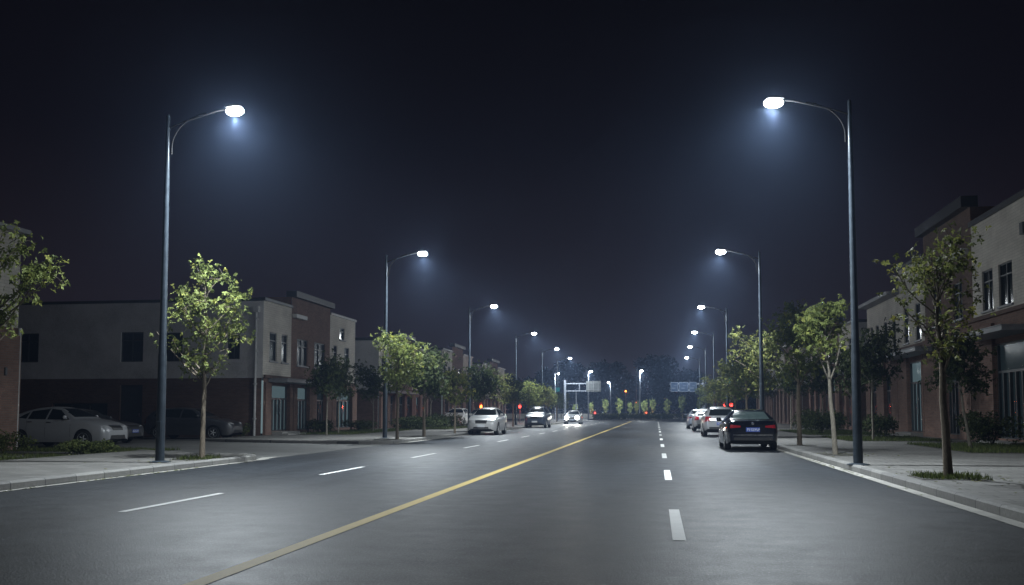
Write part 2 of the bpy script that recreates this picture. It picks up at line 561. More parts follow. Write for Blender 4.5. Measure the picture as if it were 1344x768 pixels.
def rosette(b, c, size, rnd):
    """a bunch of leaflets sharing one stem point"""
    ax = Vector((rnd.gauss(0, 1), rnd.gauss(0, 1), rnd.gauss(.5, .8))).normalized()
    u = ax.orthogonal().normalized(); w = ax.cross(u)
    vs = [tuple(c)]; fs = []
    k = rnd.randint(3, 5); a0 = rnd.uniform(0, 6.3)
    for i in range(k):
        a = a0 + 2 * PI * i / k + rnd.uniform(-.3, .3)
        d = (u * math.cos(a) + w * math.sin(a) + ax * rnd.uniform(-.15, .7)).normalized()
        sd = d.cross(ax)
        if sd.length < .1: continue
        sd.normalize(); L = size * rnd.uniform(.75, 1.35); W = L * rnd.uniform(.26, .36)
        dr = Vector((0, 0, -.18 * L))
        q = len(vs)
        vs += [tuple(c + d * L * .5 + sd * W + ax * W * .3), tuple(c + d * L + dr), tuple(c + d * L * .5 - sd * W + ax * W * .3)]
        fs += [(0, q, q + 1), (0, q + 1, q + 2)]
    b.add(vs, fs)

def tree_meshes(seed, H, base, r, tr, nleaf, leaf, lean=(0, 0), limbs=9, mats=('bark', 'leaf_a'), sigma=.15, bias=(0, 0), fork=False, arms=None):
    rnd = random.Random(seed)
    t = MB(); c = MB()
    top = H * .93
    pts = []; rad = []
    K = 8
    for i in range(K + 1):
        f = i / K
        w = .035 * math.sin(i * 2.1 + seed) * f
        pts.append(Vector((lean[0] * f * top + w, lean[1] * f * top + .03 * math.cos(i * 1.7 + seed * 2) * f, -.05 + f * top)))
        rad.append(tr * (1.18 if i == 0 else 1.0) * (1 - .82 * max(0, (f - .1) / .9) ** 1.1) + .004)
    t.tube(pts, rad, 9)
    def trunk_at(z):
        f = max(0, min(1, z / top)) * K
        i = min(K - 1, int(f)); u = f - i
        return pts[i].lerp(pts[i + 1], u), rad[i] * (1 - u) + rad[i + 1] * u
    tips = []
    cz = (base + H) / 2; hz = (H - base) / 2
    for (ax, ay, az, aw) in (arms or ()):
        z0 = max(base * .9, min(top * .92, az - .75 * math.hypot(ax, ay) - .25))
        p0, r0 = trunk_at(z0)
        e0 = Vector((ax, ay, az))
        L = [p0.lerp(e0, i / 5) + Vector((rnd.uniform(-.03, .03), rnd.uniform(-.03, .03), .10 * math.sin(i / 5 * PI) * (-1 if az - z0 > .6 else 1))) for i in range(5)] + [e0]
        t.tube(L, [max(r0 * .5, .007) * (1 - .8 * i / 5) + .003 for i in range(6)], 6)
        for _ in range(5):
            u = rnd.uniform(.6, 1.); i = min(4, int(u * 5)); s0 = L[i].lerp(L[i + 1], u * 5 - i)
            e = s0 + Vector((rnd.gauss(0, .5), rnd.gauss(0, .5), rnd.uniform(-.25, .6))).normalized() * rnd.uniform(.15, .38)
            t.tube([s0, s0.lerp(e, .5) + Vector((0, 0, .02)), e], [.008, .005, .003], 4, cap=False)
            tips.append((e, aw * rnd.uniform(.5, 1.3)))
        tips.append((e0, aw))
        if math.hypot(ax, ay) > .5: tips.append((L[3], aw * .5))
    for q in range(0 if arms else limbs):
        f = (q + rnd.uniform(0, .7)) / limbs
        z0 = base * .92 + (top - base * .92) * f * .9
        p0, r0 = trunk_at(z0)
        a = q * 2.4 + rnd.uniform(-.5, .5)
        # reach: wide in the middle, short on top; irregular
        reach = r * (1.05 - .75 * abs(f - .38) ** 1.3) * rnd.uniform(.55, 1.2)
        rise = rnd.uniform(.6, 1.25) * reach * (1.1 - .3 * f)
        dirv = Vector((math.cos(a) + bias[0], math.sin(a) + bias[1], 0))
        L = []
        for i in range(6):
            u = i / 5
            L.append(p0 + dirv * reach * u + Vector((rnd.uniform(-.04, .04), rnd.uniform(-.04, .04), rise * (u ** .8) + .05 * math.sin(u * 4 + q))))
        t.tube(L, [max(r0 * .55, .008) * (1 - .8 * i / 5) + .003 for i in range(6)], 6)
        nt = rnd.randint(3, 6)
        for _ in range(nt):
            u = rnd.uniform(.25, 1.)
            i = min(4, int(u * 5)); s0 = L[i].lerp(L[i + 1], u * 5 - i)
            e = s0 + Vector((rnd.gauss(0, .5), rnd.gauss(0, .5), rnd.uniform(-.15, .7))).normalized() * rnd.uniform(.2, .55) * (r ** .6)
            t.tube([s0, s0.lerp(e, .5) + Vector((0, 0, .03)), e], [.009, .006, .003], 4, cap=False)
            tips.append((e, rnd.uniform(.6, 1.4)))
            tips.append((s0.lerp(e, .4), .7))
        tips.append((L[-1], 1.2))
    # leader tips
    for _ in range(2 if arms else 4):
        p0, _r = trunk_at(top * rnd.uniform(.8, 1.))
        e = p0 + Vector((rnd.gauss(0, .25), rnd.gauss(0, .25), rnd.uniform(.05, .35)))
        t.tube([p0, e], [.008, .003], 4, cap=False)
        tips.append((e, 1.))
    if fork:
        p0, r0 = trunk_at(base * .72)
        for s in (-1, 1):
            e = p0 + Vector((s * r * .55, .1 * s, base * .42))
            t.tube([p0, p0.lerp(e, .5) + Vector((s * .04, 0, -.03)), e], [r0 * .6, r0 * .42, .012], 7)
            tips.append((e + Vector((0, 0, .1)), .5))
    tot = sum(w for _, w in tips)
    for p, w in tips:
        for _ in range(max(1, int(nleaf * w / tot * .36))):
            q = p + Vector((rnd.gauss(0, sigma), rnd.gauss(0, sigma), rnd.gauss(-.02, sigma * .85)))
            if q.z < base * .8: continue
            rosette(c, q, leaf * 1.05, rnd)
    return t, c

def make_tree(name, loc, label, group, seed, H, base, r, tr, nleaf, leaf, rz=0., mats=('bark', 'leaf_a'), **kw):
    root = empty(name, loc, rz, label, "tree", group)
    t, c = tree_meshes(seed, H, base, r, tr, nleaf, leaf, **kw)
    t.build("trunk", M[mats[0]], root, smooth=60)
    c.build("crown", M[mats[1]], root)
    return root

def tree_copy(src, loc, rz, s, label, group=None, leafmat=None):
    o = copy_tree(src)
    o.location = loc; o.rotation_euler = (0, 0, rz); o.scale = s if hasattr(s, '__len__') else (s, s, s)
    o["label"] = label
    if group: o["group"] = group
    return o

RIGHT = "young street trees along the right kerb"
LEFT = "young street trees along the left kerb"
YARDL = "small trees in front of the left shops"
YARDR = "small trees in front of the right shops"
Z = .12
make_tree("street_tree", (4.95, 17.7, Z), "nearest right kerb tree with ragged dim olive crown before the lit shopfront", RIGHT, 11, 4.0, 2.0, .72, .07, 1700, .066,
          lean=(-.03, .0), sigma=.10, arms=[(-.82, .1, 3.72, .8), (-.55, -.3, 3.8, .7), (-.66, .3, 3.15, .5), (-.2, .4, 3.85, 1), (.2, -.2, 4.0, 1), (.42, .2, 3.72, 1), (.3, -.4, 3.25, 1), (-.08, .35, 3.3, 1),
          (.1, .4, 2.7, .8), (.36, 0, 2.5, .7), (-.22, -.2, 2.25, .5), (-.42, .1, 2.72, .4), (.05, -.35, 2.2, .5), (-.05, -.4, 3.5, .9), (.1, 0, 3.75, .9)], mats=('bark', 'leaf_a'))
make_tree("street_tree", (4.70, 26.9, Z), "slim pale trunked tree with small bright yellow green crown left of the right lamp post", RIGHT, 23, 4.15, 2.75, .62, .062, 2300, .075,
          lean=(-.06, 0), sigma=.12, fork=True, arms=[(-.72, 0, 3.68, 1), (-.38, .3, 3.9, 1), (-.02, -.2, 3.85, 1), (-.64, -.3, 3.15, 1), (-.15, .4, 3.2, 1), (-.45, -.1, 3.5, 1), (.1, .2, 3.42, .9),
          (-.7, .2, 2.8, .35), (-.25, -.3, 2.85, .4), (-.3, 0, 3.75, 1)], mats=('bark_pale', 'leaf_c'))
T3 = make_tree("street_tree", (4.80, 34.2, Z), "tall dark crowned kerb tree just right of the black saloon", RIGHT, 37, 4.9, 2.1, 1.05, .075, 3600, .085, limbs=13, sigma=.17, mats=('bark', 'leaf_b'))
T4 = make_tree("street_tree", (4.55, 44.0, Z), "olive crowned tree at the foot of the second right lamp post", RIGHT, 41, 4.7, 2.0, 1.1, .06, 3000, .088, limbs=12, sigma=.18, mats=('bark', 'leaf_a'))
make_tree("street_tree", (-14.5, 19.2, Z), "leafy branches of a tree reaching in from the left picture edge", LEFT, 5, 5.2, 2.6, 1.3, .08, 2000, .08, sigma=.11, arms=[(.7, .2, 4.95, .7), (1.36, 0, 4.42, 1), (1.62, .2, 4.38, 1), (1.38, -.2, 4.02, 1), (1.02, .3, 4.15, .9), (.55, -.1, 3.7, .8), (.5, .2, 3.05, .9),
          (.62, -.3, 5.15, .5), (.3, .3, 4.4, 1), (-.6, 0, 4.6, 1), (-1., .3, 4., 1), (-.7, -.4, 3.4, 1), (0, .6, 3.6, 1), (.1, -.5, 4.6, 1), (.2, 0, 3.2, .8)], mats=('bark', 'leaf_c'))
make_tree("street_tree", (-10.85, 22.2, Z), "bright yellow green tree beside the nearest left lamp post", LEFT, 8, 4.85, 1.95, 1.28, .06, 3000, .070, lean=(.004, 0), sigma=.11, arms=[(-.6, .1, 4.15, 1.1), (-.1, -.2, 4.5, 1), (.36, .2, 4.45, 1), (-.45, -.4, 3.72, 1), (.68, .1, 3.92, 1.1), (.93, -.1, 3.72, 1), (.62, .4, 3.35, 1), (.88, 0, 3.0, .7),
          (-.55, .1, 2.82, .9), (-1.26, 0, 3.1, .25), (-.9, .1, 2.92, .45), (.1, -.3, 2.5, .8), (-.24, .2, 2.15, .5), (.32, .1, 2.2, .5), (.1, .4, 3.15, 1), (0, -.4, 3.8, 1), (-.3, .5, 3.3, .9), (.3, -.5, 3.3, .9), (-.75, .2, 3.85, .8)], mats=('bark', 'leaf_c'))
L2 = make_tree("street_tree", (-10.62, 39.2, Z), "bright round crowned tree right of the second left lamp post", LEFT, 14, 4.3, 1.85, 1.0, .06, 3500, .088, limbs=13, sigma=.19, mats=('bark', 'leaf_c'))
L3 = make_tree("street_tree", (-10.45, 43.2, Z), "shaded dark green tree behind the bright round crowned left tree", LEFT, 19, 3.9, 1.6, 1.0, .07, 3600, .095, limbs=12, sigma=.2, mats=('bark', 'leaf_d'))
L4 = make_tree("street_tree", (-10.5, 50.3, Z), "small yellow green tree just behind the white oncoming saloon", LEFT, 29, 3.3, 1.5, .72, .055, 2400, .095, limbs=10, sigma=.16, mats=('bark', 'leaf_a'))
tree_copy(L3, (-10.45, 58.5, Z), 2., (1.0, 1.0, 1.0), "dim broad tree above the roof of the white oncoming saloon", LEFT)
tree_copy(T4, (-10.7, 66.5, Z), 1., (.85, .85, .82), "olive tree by the third left lamp post", LEFT)
tree_copy(L3, (-11.1, 75.5, Z), 4., (1.0, 1.0, .93), "dark tree between the third and fourth left lamp posts", LEFT)
tree_copy(L2, (-10.9, 83.5, Z), 1.4, (1.0, 1.0, .85), "pale lit tree above the dark blue off-road car", LEFT)
tree_copy(L4, (-11.1, 92, Z), 3., (1.3, 1.3, 1.1), "farther pale tree left of the oncoming headlights", LEFT)
tree_copy(L2, (-11.4, 103, Z), 5., (.95, .95, .85), "far left kerb tree near the sign gantry post", LEFT)
tree_copy(L3, (-11.6, 114, Z), .4, (.9, .9, .85), "last dark tree of the left kerb before the junction", LEFT)
tree_copy(T3, (4.7, 52.5, Z), 1.2, (.95, .95, .86), "dim green tree above the silver estate's roof", RIGHT)
tree_copy(T4, (4.85, 61.5, Z), 2.4, (1., 1., .92), "broad tree by the third right lamp post", RIGHT)
tree_copy(T3, (5.0, 72, Z), 3.3, (1., 1., .8), "shaded tree behind the third right lamp post", RIGHT)
tree_copy(T4, (5.1, 82, Z), .5, (1., 1., .85), "lit tree by the fourth right lamp post", RIGHT)
tree_copy(L2, (5.3, 93, Z), 4.4, (1., 1., .9), "farther right kerb tree near the sign panel", RIGHT)
tree_copy(L3, (5.5, 107, Z), 2.2, (1., 1., .95), "last tree of the right kerb before the junction", RIGHT)
# yard trees
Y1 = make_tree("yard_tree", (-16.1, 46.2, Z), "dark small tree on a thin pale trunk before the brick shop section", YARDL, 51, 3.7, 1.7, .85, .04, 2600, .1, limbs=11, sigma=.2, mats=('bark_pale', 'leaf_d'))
tree_copy(Y1, (-16.3, 48.6, Z), 2.1, (.85, .85, .95), "slimmer dark tree close behind the thin pale trunk by the shops", YARDL)
tree_copy(Y1, (-15.9, 53.5, Z), 4.2, (1.05, 1.05, .98), "dark tree left of the second left lamp post", YARDL)
tree_copy(Y1, (-16.2, 69, Z), 1.2, (1.1, 1.1, 1.1), "dark tree before the second left building", YARDL)
tree_copy(Y1, (-16.2, 86, Z), 3.2, (1.2, 1.2, 1.15), "dark tree before the third left building", YARDL)
make_tree("yard_tree", (9.75, 32.4, Z), "leaning thin trunked dark tree beside the right shopfront", YARDR, 61, 3.6, 1.75, .7, .045, 2300, .1, lean=(-.14, -.02), limbs=10, sigma=.18, mats=('bark_pale', 'leaf_d'))
tree_copy(Y1, (8.55, 40.6, Z), .9, (1.05, 1.05, 1.18), "dark tree with pale thin trunk right of the nearest right lamp post", YARDR)
tree_copy(Y1, (8.3, 42.6, Z), 2.9, (.9, .9, 1.0), "second dark tree pressed against the pale thin trunk on the right", YARDR)
tree_copy(Y1, (8.9, 54.5, Z), 4.9, (1.1, 1.1, 1.1), "dark yard tree behind the slim pale kerb tree", YARDR)
tree_copy(Y1, (8.9, 67, Z), .3, (1.2, 1.2, 1.15), "dark yard tree farther along the right shops", YARDR)
tree_copy(Y1, (8.9, 84, Z), 1.9, (1.3, 1.3, 1.2), "farthest dark yard tree along the right shops", YARDR)

def bush(name, loc, s, label, seed, nleaf=1500, leaf=.09, mat='leaf_d', cat="bush", group=None):
    rnd = random.Random(seed)
    b = MB()
    lumps = [(Vector((rnd.uniform(-.45, .45) * s[0], rnd.uniform(-.45, .45) * s[1], rnd.uniform(.3, .62) * s[2])), rnd.uniform(.4, .62)) for _ in range(9)]
    for _ in range(nleaf):
        c, q = rnd.choice(lumps)
        d = Vector((rnd.gauss(0, 1), rnd.gauss(0, 1), rnd.gauss(.1, 1))).normalized() * (rnd.random() ** .35)
        p = c + Vector((d.x * q * s[0] * .6, d.y * q * s[1] * .6, d.z * q * s[2] * .6))
        if p.z < .01: p.z = rnd.uniform(.01, .2)
        leaf_faces(b, p, leaf, rnd)
    for _ in range(9):
        a = rnd.uniform(0, 6.3); 
        b.tube([(0, 0, -.02), (math.cos(a) * s[0] * .2, math.sin(a) * s[1] * .2, s[2] * .6)], [.015, .005], 4)
    o = b.build(name, M[mat], loc=loc)
    return tag(o, label, cat, group)
SHR = "shrubs planted before the right shops"
SHL = "shrubs by the left parking and shops"
bush("shrub", (11.0, 34.3, Z), (1.5, 1.7, 1.35), "round dark shrub against the brick pier right of the lit doorway", 1, 2600, .09, group=SHR)
bush("shrub", (11.3, 30.4, Z), (1.2, 1.2, .5), "low brownish shrub below the near right storefront", 2, 900, .08, 'leaf_b', group=SHR)
bush("shrub", (9.6, 44.5, Z), (1.5, 1.5, 1.2), "dark shrub under the two yard trees on the right", 3, 2200, .09, group=SHR)
bush("shrub", (8.3, 51.5, Z), (2.0, 2.2, 1.4), "large round shrub between slim pale tree and black saloon", 4, 3000, .1, group=SHR)
bush("shrub", (9.8, 61, Z), (2.4, 2.2, 1.4), "farther round shrub along the right shops", 5, 2400, .12, group=SHR)
bush("shrub", (-15.95, 25.6, 0), (1.25, .9, .55), "low bright green shrub before the silver hatchback's front wheel", 6, 2000, .07, 'leaf_b', group=SHL)
bush("shrub", (-19.6, 44.2, 0), (.8, .7, .9), "scrubby plant at the foot of the white downpipe", 7, 700, .08, 'leaf_b', group=SHL)
bush("shrub", (-19.9, 27.4, 0), (1.8, 1.0, .9), "dark shrub at the brick wall on the left picture edge", 8, 1500, .08, 'leaf_b', group=SHL)
bush("shrub", (-17.9, 50.8, Z), (1.2, 2.0, .9), "dark shrub under the brick section's windows", 9, 1500, .1, group=SHL)
bush("shrub", (-17.6, 56.5, Z), (1.2, 2.4, .8), "low shrub below the third shopfront on the left", 10, 1500, .1, group=SHL)
bush("shrub", (-15.2, 61.5, Z), (2.2, 5., 1.1), "long dark shrub bed behind the bright round crowned tree", 12, 3000, .12, group=SHL)
bush("shrub", (-15.6, 69.5, Z), (2.2, 5., 1.2), "dark shrub bed before the second left building", 13, 3000, .12, group=SHL)

def grass(patches, seed, label, h=(.05, .13), dens=260):
    rnd = random.Random(seed)
    b = MB()
    for (x0, y0, x1, y1, z) in patches:
        cnt = min(int((x1 - x0) * (y1 - y0) * dens), 16000)
        for _ in range(cnt):
            x = rnd.uniform(x0, x1); y = rnd.uniform(y0, y1)
            if rnd.random() > .35 + .65 * (math.sin(x * 2.3 + y * 1.1) * math.sin(y * 1.9 - x) * .5 + .5): continue
            a = rnd.uniform(0, 6.3); hh = rnd.uniform(*h); w = rnd.uniform(.008, .02)
            dx, dy = math.cos(a) * w, math.sin(a) * w
            l = rnd.uniform(-.05, .05); l2 = rnd.uniform(-.05, .05)
            b.add([(x - dx, y - dy, z), (x + dx, y + dy, z), (x + l, y + l2, z + hh)], [(0, 1, 2)])
    o = b.build("grass", M['grass'])
    return tag(o, label, None, None, 'stuff')
grass([(-19.8, 10, -15.35, 25.8, 0.0)], 1, "grass strip between left pavement and parking", dens=330)
grass([(-21.5, 28.2, -15.6, 30.4, 0.0)], 2, "grass edge before the parked silver hatchback", dens=450)
grass([(-16.5, 25.8, -15.4, 27.2, 0.0)], 3, "grass around the low green shrub", dens=450)
grass([(-11.35, 21.6, -10.6, 22.8, Z)], 4, "grass in the pit of the bright left tree", dens=700)
grass([(4.45, 17.2, 5.5, 18.3, Z)], 5, "grass in the pit of the nearest right tree", dens=800)
grass([(8.6, 28.5, 12.0, 31.6, Z), (8.7, 32.2, 12.2, 36.2, Z)], 6, "grass bed before the near right storefront", dens=420)
grass([(7.4, 39.5, 11.2, 46.0, Z)], 7, "grass bed under the right yard trees", dens=380)
grass([(7.4, 50, 11.5, 62, Z)], 8, "grass bed farther along the right shops", dens=250)
grass([(-18.6, 47, -15.2, 60, Z)], 9, "grass bed before the left shops", dens=250)
grass([(-17.5, 62, -13.5, 76, Z)], 10, "grass bed before the second left building", dens=170)
grass([(-14.9, 15.6, -14.2, 16.6, Z)], 11, "weeds in the paving at the left picture edge", dens=260, h=(.03, .07))
for px_, py_, w_, d_ in ((4.95, 17.7, 1.1, 1.1), (4.7, 26.9, 1.0, 1.0), (4.8, 34.2, 1., 1.), (-10.98, 22.2, .8, 1.2), (-10.85, 39.2, .6, 1.), (-10.85, 43.2, .6, 1.)):
    b = MB(); b.box((px_, py_, .124), (w_, d_, .012)); tag(b.build("tree_pit_ground", M['soil']), kind='structure')
for x0, y0, x1, y1 in ((8.6, 28.5, 12.0, 31.6), (8.7, 32.2, 12.2, 36.2), (7.4, 39.5, 11.2, 46), (7.4, 50, 11.5, 62), (-18.6, 47, -15.2, 60), (-17.5, 62, -13.5, 76)):
    b = MB(); b.box(((x0 + x1) / 2, (y0 + y1) / 2, .122), (x1 - x0 + .1, y1 - y0 + .1, .014)); tag(b.build("planting_bed_ground", M['soil']), kind='structure')

rl = random.Random(77); b = MB()
for (cx_, cy_, z_, rx_, ry_, n_) in ((-10.9, 22.5, .125, 1.6, 2.2, 70), (5., 18, .125, 1.6, 2.4, 70), (4.9, 27, .125, 1.2, 2., 50), (3.95, 24, .009, .12, 7, 50), (-10.15, 18, .010, .12, 5, 50), (4.8, 34, .125, 1.2, 2, 30), (-10.9, 40, .125, 1.2, 3, 40)):
    for _ in range(n_):
        x_ = cx_ + rl.gauss(0, .45) * rx_; y_ = cy_ + rl.gauss(0, .5) * ry_
        if z_ > .1 and (KL - .02 < x_ < KR + .02): continue
        if z_ < .1 and not (KL + .01 < x_ < KR - .01): continue
        a_ = rl.uniform(0, 6.3); L_ = rl.uniform(.03, .055); d_ = Vector((math.cos(a_), math.sin(a_), 0)); s_ = Vector((-d_.y, d_.x, 0)); p_ = Vector((x_, y_, z_))
        b.add([tuple(p_ - d_ * L_), tuple(p_ + s_ * L_ * .6 + Vector((0, 0, .012))), tuple(p_ + d_ * L_ + Vector((0, 0, .006))), tuple(p_ - s_ * L_ * .6 + Vector((0, 0, .010)))], [(0, 1, 2), (0, 2, 3)])
tag(b.build("fallen_leaves", M['leaf_a']), "fallen leaves scattered on the pavements", kind='stuff')

# ------------------------------------------------------------------ street lamps
LAMP_W = 5600.
def lamp_meshes():
    pole = MB()
    pole.lathe([(.17, 0), (.17, .03), (.103, .035), (.10, .6), (.094, 2.4), (.084, 2.5), (.058, 6.6), (.042, 7.95), (.02, 7.99)], 16)
    base = MB()
    base.lathe([(.24, 0), (.24, .018), (.17, .03), (.13, .04)], 16)
    door = MB(); door.box((0, -.098, .75), (.10, .012, .34), bevel=.006)
    arm = MB()
    arm.tube([(0, 0, 7.66), (.4, 0, 7.80), (.9, 0, 7.94), (1.2, 0, 8.02), (1.46, 0, 8.05)], [.024, .022, .021, .02, .02], 8)
    brace = MB()
    pts = [(.10, 0, 7.05)]
    for i in range(13):
        t = i / 12
        a = R(180 - 82 * t)
        pts.append((1.06 + .96 * math.cos(a), 0, 7.2 + .78 * math.sin(a)))
    brace.tube(pts, .017, 8)
    head = MB()
    # flat luminaire housing
    prof = []
    n = 20
    rings = []
    for (sx, sy, z) in ((.10, .05, 8.135), (.17, .075, 8.13), (.20, .09, 8.115), (.20, .095, 8.09), (.17, .085, 8.07)):
        rings.append([(1.58 + sx * math.cos(2 * PI * i / n), sy * math.sin(2 * PI * i / n), z) for i in range(n)])
    vs = sum(rings, [])
    fs = [tuple(range(n))]
    for k in range(4):
        for i in range(n):
            j = (i + 1) % n
            fs.append((k * n + i, (k + 1) * n + i, (k + 1) * n + j, k * n + j))
    fs.append(tuple(range(4 * n, 5 * n)))
    head.add(vs, fs)
    lens = MB()
    rings = []
    for (q, z) in ((.60, 8.085), (.88, 8.05), (1., 8.0), (.92, 7.955), (.72, 7.92), (.45, 7.895), (.16, 7.885)):
        rings.append([(1.62 + .215 * q * math.cos(2 * PI * i / n), .13 * q * math.sin(2 * PI * i / n), z) for i in range(n)])
    fs = []
    for k in range(6):
        for i in range(n):
            j = (i + 1) % n
            fs.append((k * n + i, (k + 1) * n + i, (k + 1) * n + j, k * n + j))
    fs.append(tuple(range(6 * n, 7 * n)))
    lens.add(sum(rings, []), fs)
    return pole, base, door, arm, brace, head, lens

def lamp_light(loc, watt, tilt, parent):
    L = bpy.data.lights.new("lamp_light", 'SPOT')
    L.energy = watt
    L.color = (.84, .93, 1.0)
    L.spot_size = R(162); L.spot_blend = 1.0
    L.shadow_soft_size = .06
    o = bpy.data.objects.new("lamp_light", L)
    o.location = loc
    o.rotation_euler = (0, tilt, 0)
    put(o, parent)
    B = bpy.data.lights.new("bowl_light", 'POINT')      # the bowl also throws light sideways
    B.energy = watt * .07; B.color = L.color; B.shadow_soft_size = .12
    p = bpy.data.objects.new("bowl_light", B)
    p.location = (loc[0], loc[1], loc[2] - .004)
    put(p, parent)
    return o

def first_lamp():
    root = empty("street_lamp")
    pole, base, door, arm, brace, head, lens = lamp_meshes()
    p = pole.build("pole", M['pole'], root, smooth=40)
    base.build("base_flange", M['pole'], p, smooth=40)
    door.build("service_door", M['pole'], p)
    arm.build("arm", M['black'], root, smooth=40)
    brace.build("brace", M['black'], root, smooth=40)
    h = head.build("lamp_head", M['grey_trim'], root, smooth=40)
    lens.build("lens", M['lens'], h, smooth=60)
    lamp_light((1.62, 0, 7.84), LAMP_W, R(-12), root)
    return root
LY = [20.6, 40.8, 62, 84.2, 105.3, 124]
LX = [-11.08, -11.6, -12.0, -12.15, -12.3, -12.5]
RY = [21.8, 42.2, 64.5, 85, 104, 124.7]
RX = [4.27, 4.42, 4.6, 4.95, 5.2, 5.5]
wl = ["nearest left street lamp beside the bright yellow green tree", "second left street lamp before the brick and white shops", "third left street lamp beyond the white oncoming saloon",
      "fourth left street lamp near the dark blue off-road car", "fifth left street lamp counting from the camera", "farthest left kerb street lamp beside the sign gantry post"]
wr = ["nearest right street lamp standing on the pavement by the shops", "second right street lamp rising behind the black saloon", "third right street lamp among the kerb trees",
      "fourth right street lamp counting from the camera", "fifth right street lamp counting from the camera", "farthest right street lamp above the sign panel"]
proto = None
for side, Ys, Xs, labs in (('l', LY, LX, wl), ('r', RY, RX, wr)):
    for i in range(6):
        if proto is None:
            proto = o = first_lamp()
        else:
            o = copy_tree(proto)
        o.location = (Xs[i], Ys[i], Z)
        o.rotation_euler = (0, 0, 0 if side == 'l' else PI)
        tag(o, labs[i], "street lamp", "blue grey street lamps lining both kerbs")

def far_lamp(loc, h, dx, label, watt):
    root = empty("junction_lamp", loc, 0, label, "street lamp", "lit lamps around the junction")
    b = MB(); b.lathe([(.2, 0), (.2, .05), (.13, .06), (.08, h), (.02, h + .02)], 10); b.build("pole", M['galv'], root, smooth=40)
    a = MB(); a.tube([(0, 0, h - .05), (dx * .5, 0, h + .12), (dx, 0, h + .15)], .04, 6); a.build("arm", M['galv'], root, smooth=40)
    hd = MB(); hd.box((dx, 0, h + .14), (.5, .3, .1), bevel=.03); q = hd.build("lamp_head", M['grey_trim'], root)
    l = MB(); l.lathe([(.05, h - .2), (.18, h - .12), (.23, h), (.21, h + .08)], 14, Matrix.Translation((dx, 0, 0))); l.build("lens", M['lens_far'], q, smooth=60)
    lamp_light((dx, 0, h - .32), watt * .8, 0, root)
far_lamp((-11.6, 168, 0), 8.3, .5, "junction lamp rising behind the gantry sign panel", 10500)
far_lamp((-9.8, 213, 0), 7.7, -.5, "shortest looking junction lamp between the two far tall ones", 7000)
far_lamp((-2.75, 166, 0), 8.25, .35, "junction lamp standing right of the orange signal", 10500)
far_lamp((-17.6, 170, 0), 8.0, .6, "junction lamp at the far left behind the last kerb lamps", 6500)

# ------------------------------------------------------------------ buildings
class Face:
    def __init__(s, o, u, n):
        s.o, s.u, s.n = o, u, n
    def P(s, a, z, off=0.):
        return (s.o[0] + s.u[0] * a + s.n[0] * off, s.o[1] + s.u[1] * a + s.n[1] * off, z)

def fbox(b, F, u0, u1, z0, z1, o0, o1, mi=None):
    vs = [F.P(u, z, o) for o in (o0, o1) for z in (z0, z1) for u in (u0, u1)]
    b.add(vs, [(0, 1, 3, 2), (4, 6, 7, 5), (0, 4, 5, 1), (2, 3, 7, 6), (0, 2, 6, 4), (1, 5, 7, 3)], mi)

def wall(b, F, u0, u1, z0, z1, ops=(), off=0., rev=.16):
    us = sorted(set([u0, u1] + [v for o in ops for v in o[:2] if u0 < v < u1]))
    zs = sorted(set([z0, z1] + [v for o in ops for v in o[2:4] if z0 < v < z1]))
    for i in range(len(us) - 1):
        for j in range(len(zs) - 1):
            um, zm = (us[i] + us[i + 1]) / 2, (zs[j] + zs[j + 1]) / 2
            if any(o[0] < um < o[1] and o[2] < zm < o[3] for o in ops): continue
            b.quad(F.P(us[i], zs[j], off), F.P(us[i + 1], zs[j], off), F.P(us[i + 1], zs[j + 1], off), F.P(us[i], zs[j + 1], off))
    for a, c, d, e in [o[:4] for o in ops]:
        r = off - rev
        b.quad(F.P(a, d, off), F.P(a, e, off), F.P(a, e, r), F.P(a, d, r))
        b.quad(F.P(c, d, off), F.P(c, d, r), F.P(c, e, r), F.P(c, e, off))
        b.quad(F.P(a, e, off), F.P(c, e, off), F.P(c, e, r), F.P(a, e, r))
        b.quad(F.P(a, d, off), F.P(a, d, r), F.P(c, d, r), F.P(c, d, off))

def window(parent, F, op, off=0., cols=1, transom=True, sill=True, glow=None):
    a, c, d, e = op[:4]
    w = MB(); t = .05
    o0, o1 = off - .13, off - .06
    fbox(w, F, a, a + t, d, e, o0, o1); fbox(w, F, c - t, c, d, e, o0, o1)
    fbox(w, F, a + t, c - t, d, d + t, o0, o1); fbox(w, F, a + t, c - t, e - t, e, o0, o1)
    for i in range(1, cols):
        u = a + (c - a) * i / cols
        fbox(w, F, u - t / 2, u + t / 2, d + t, e - t, o0 + .002, o1 - .002)
    if transom:
        z = d + (e - d) * .72
        fbox(w, F, a + t, c - t, z - t / 2, z + t / 2, o0 + .004, o1 + .004)
    wo = w.build("window", M['frame'], parent)
    p = MB(); p.quad(F.P(a, d, off - .11), F.P(c, d, off - .11), F.P(c, e, off - .11), F.P(a, e, off - .11))
    p.build("pane", M['shopglass'] if glow else M['glass'], wo)
    if sill:
        s = MB(); fbox(s, F, a - .06, c + .06, d - .07, d - .003, off - .05, off + .08); s.build("sill", M['grey_trim'], wo)
    if glow:
        g = MB()
        for (gu, gz, sw, sh) in glow:
            u = a + (c - a) * gu; z = d + (e - d) * gz
            fbox(g, F, u - sw / 2, u + sw / 2, z - sh / 2, z + sh / 2, off - .6, off - .55)
        g.build("interior_lamp", M['spark_in'], wo)
    return wo

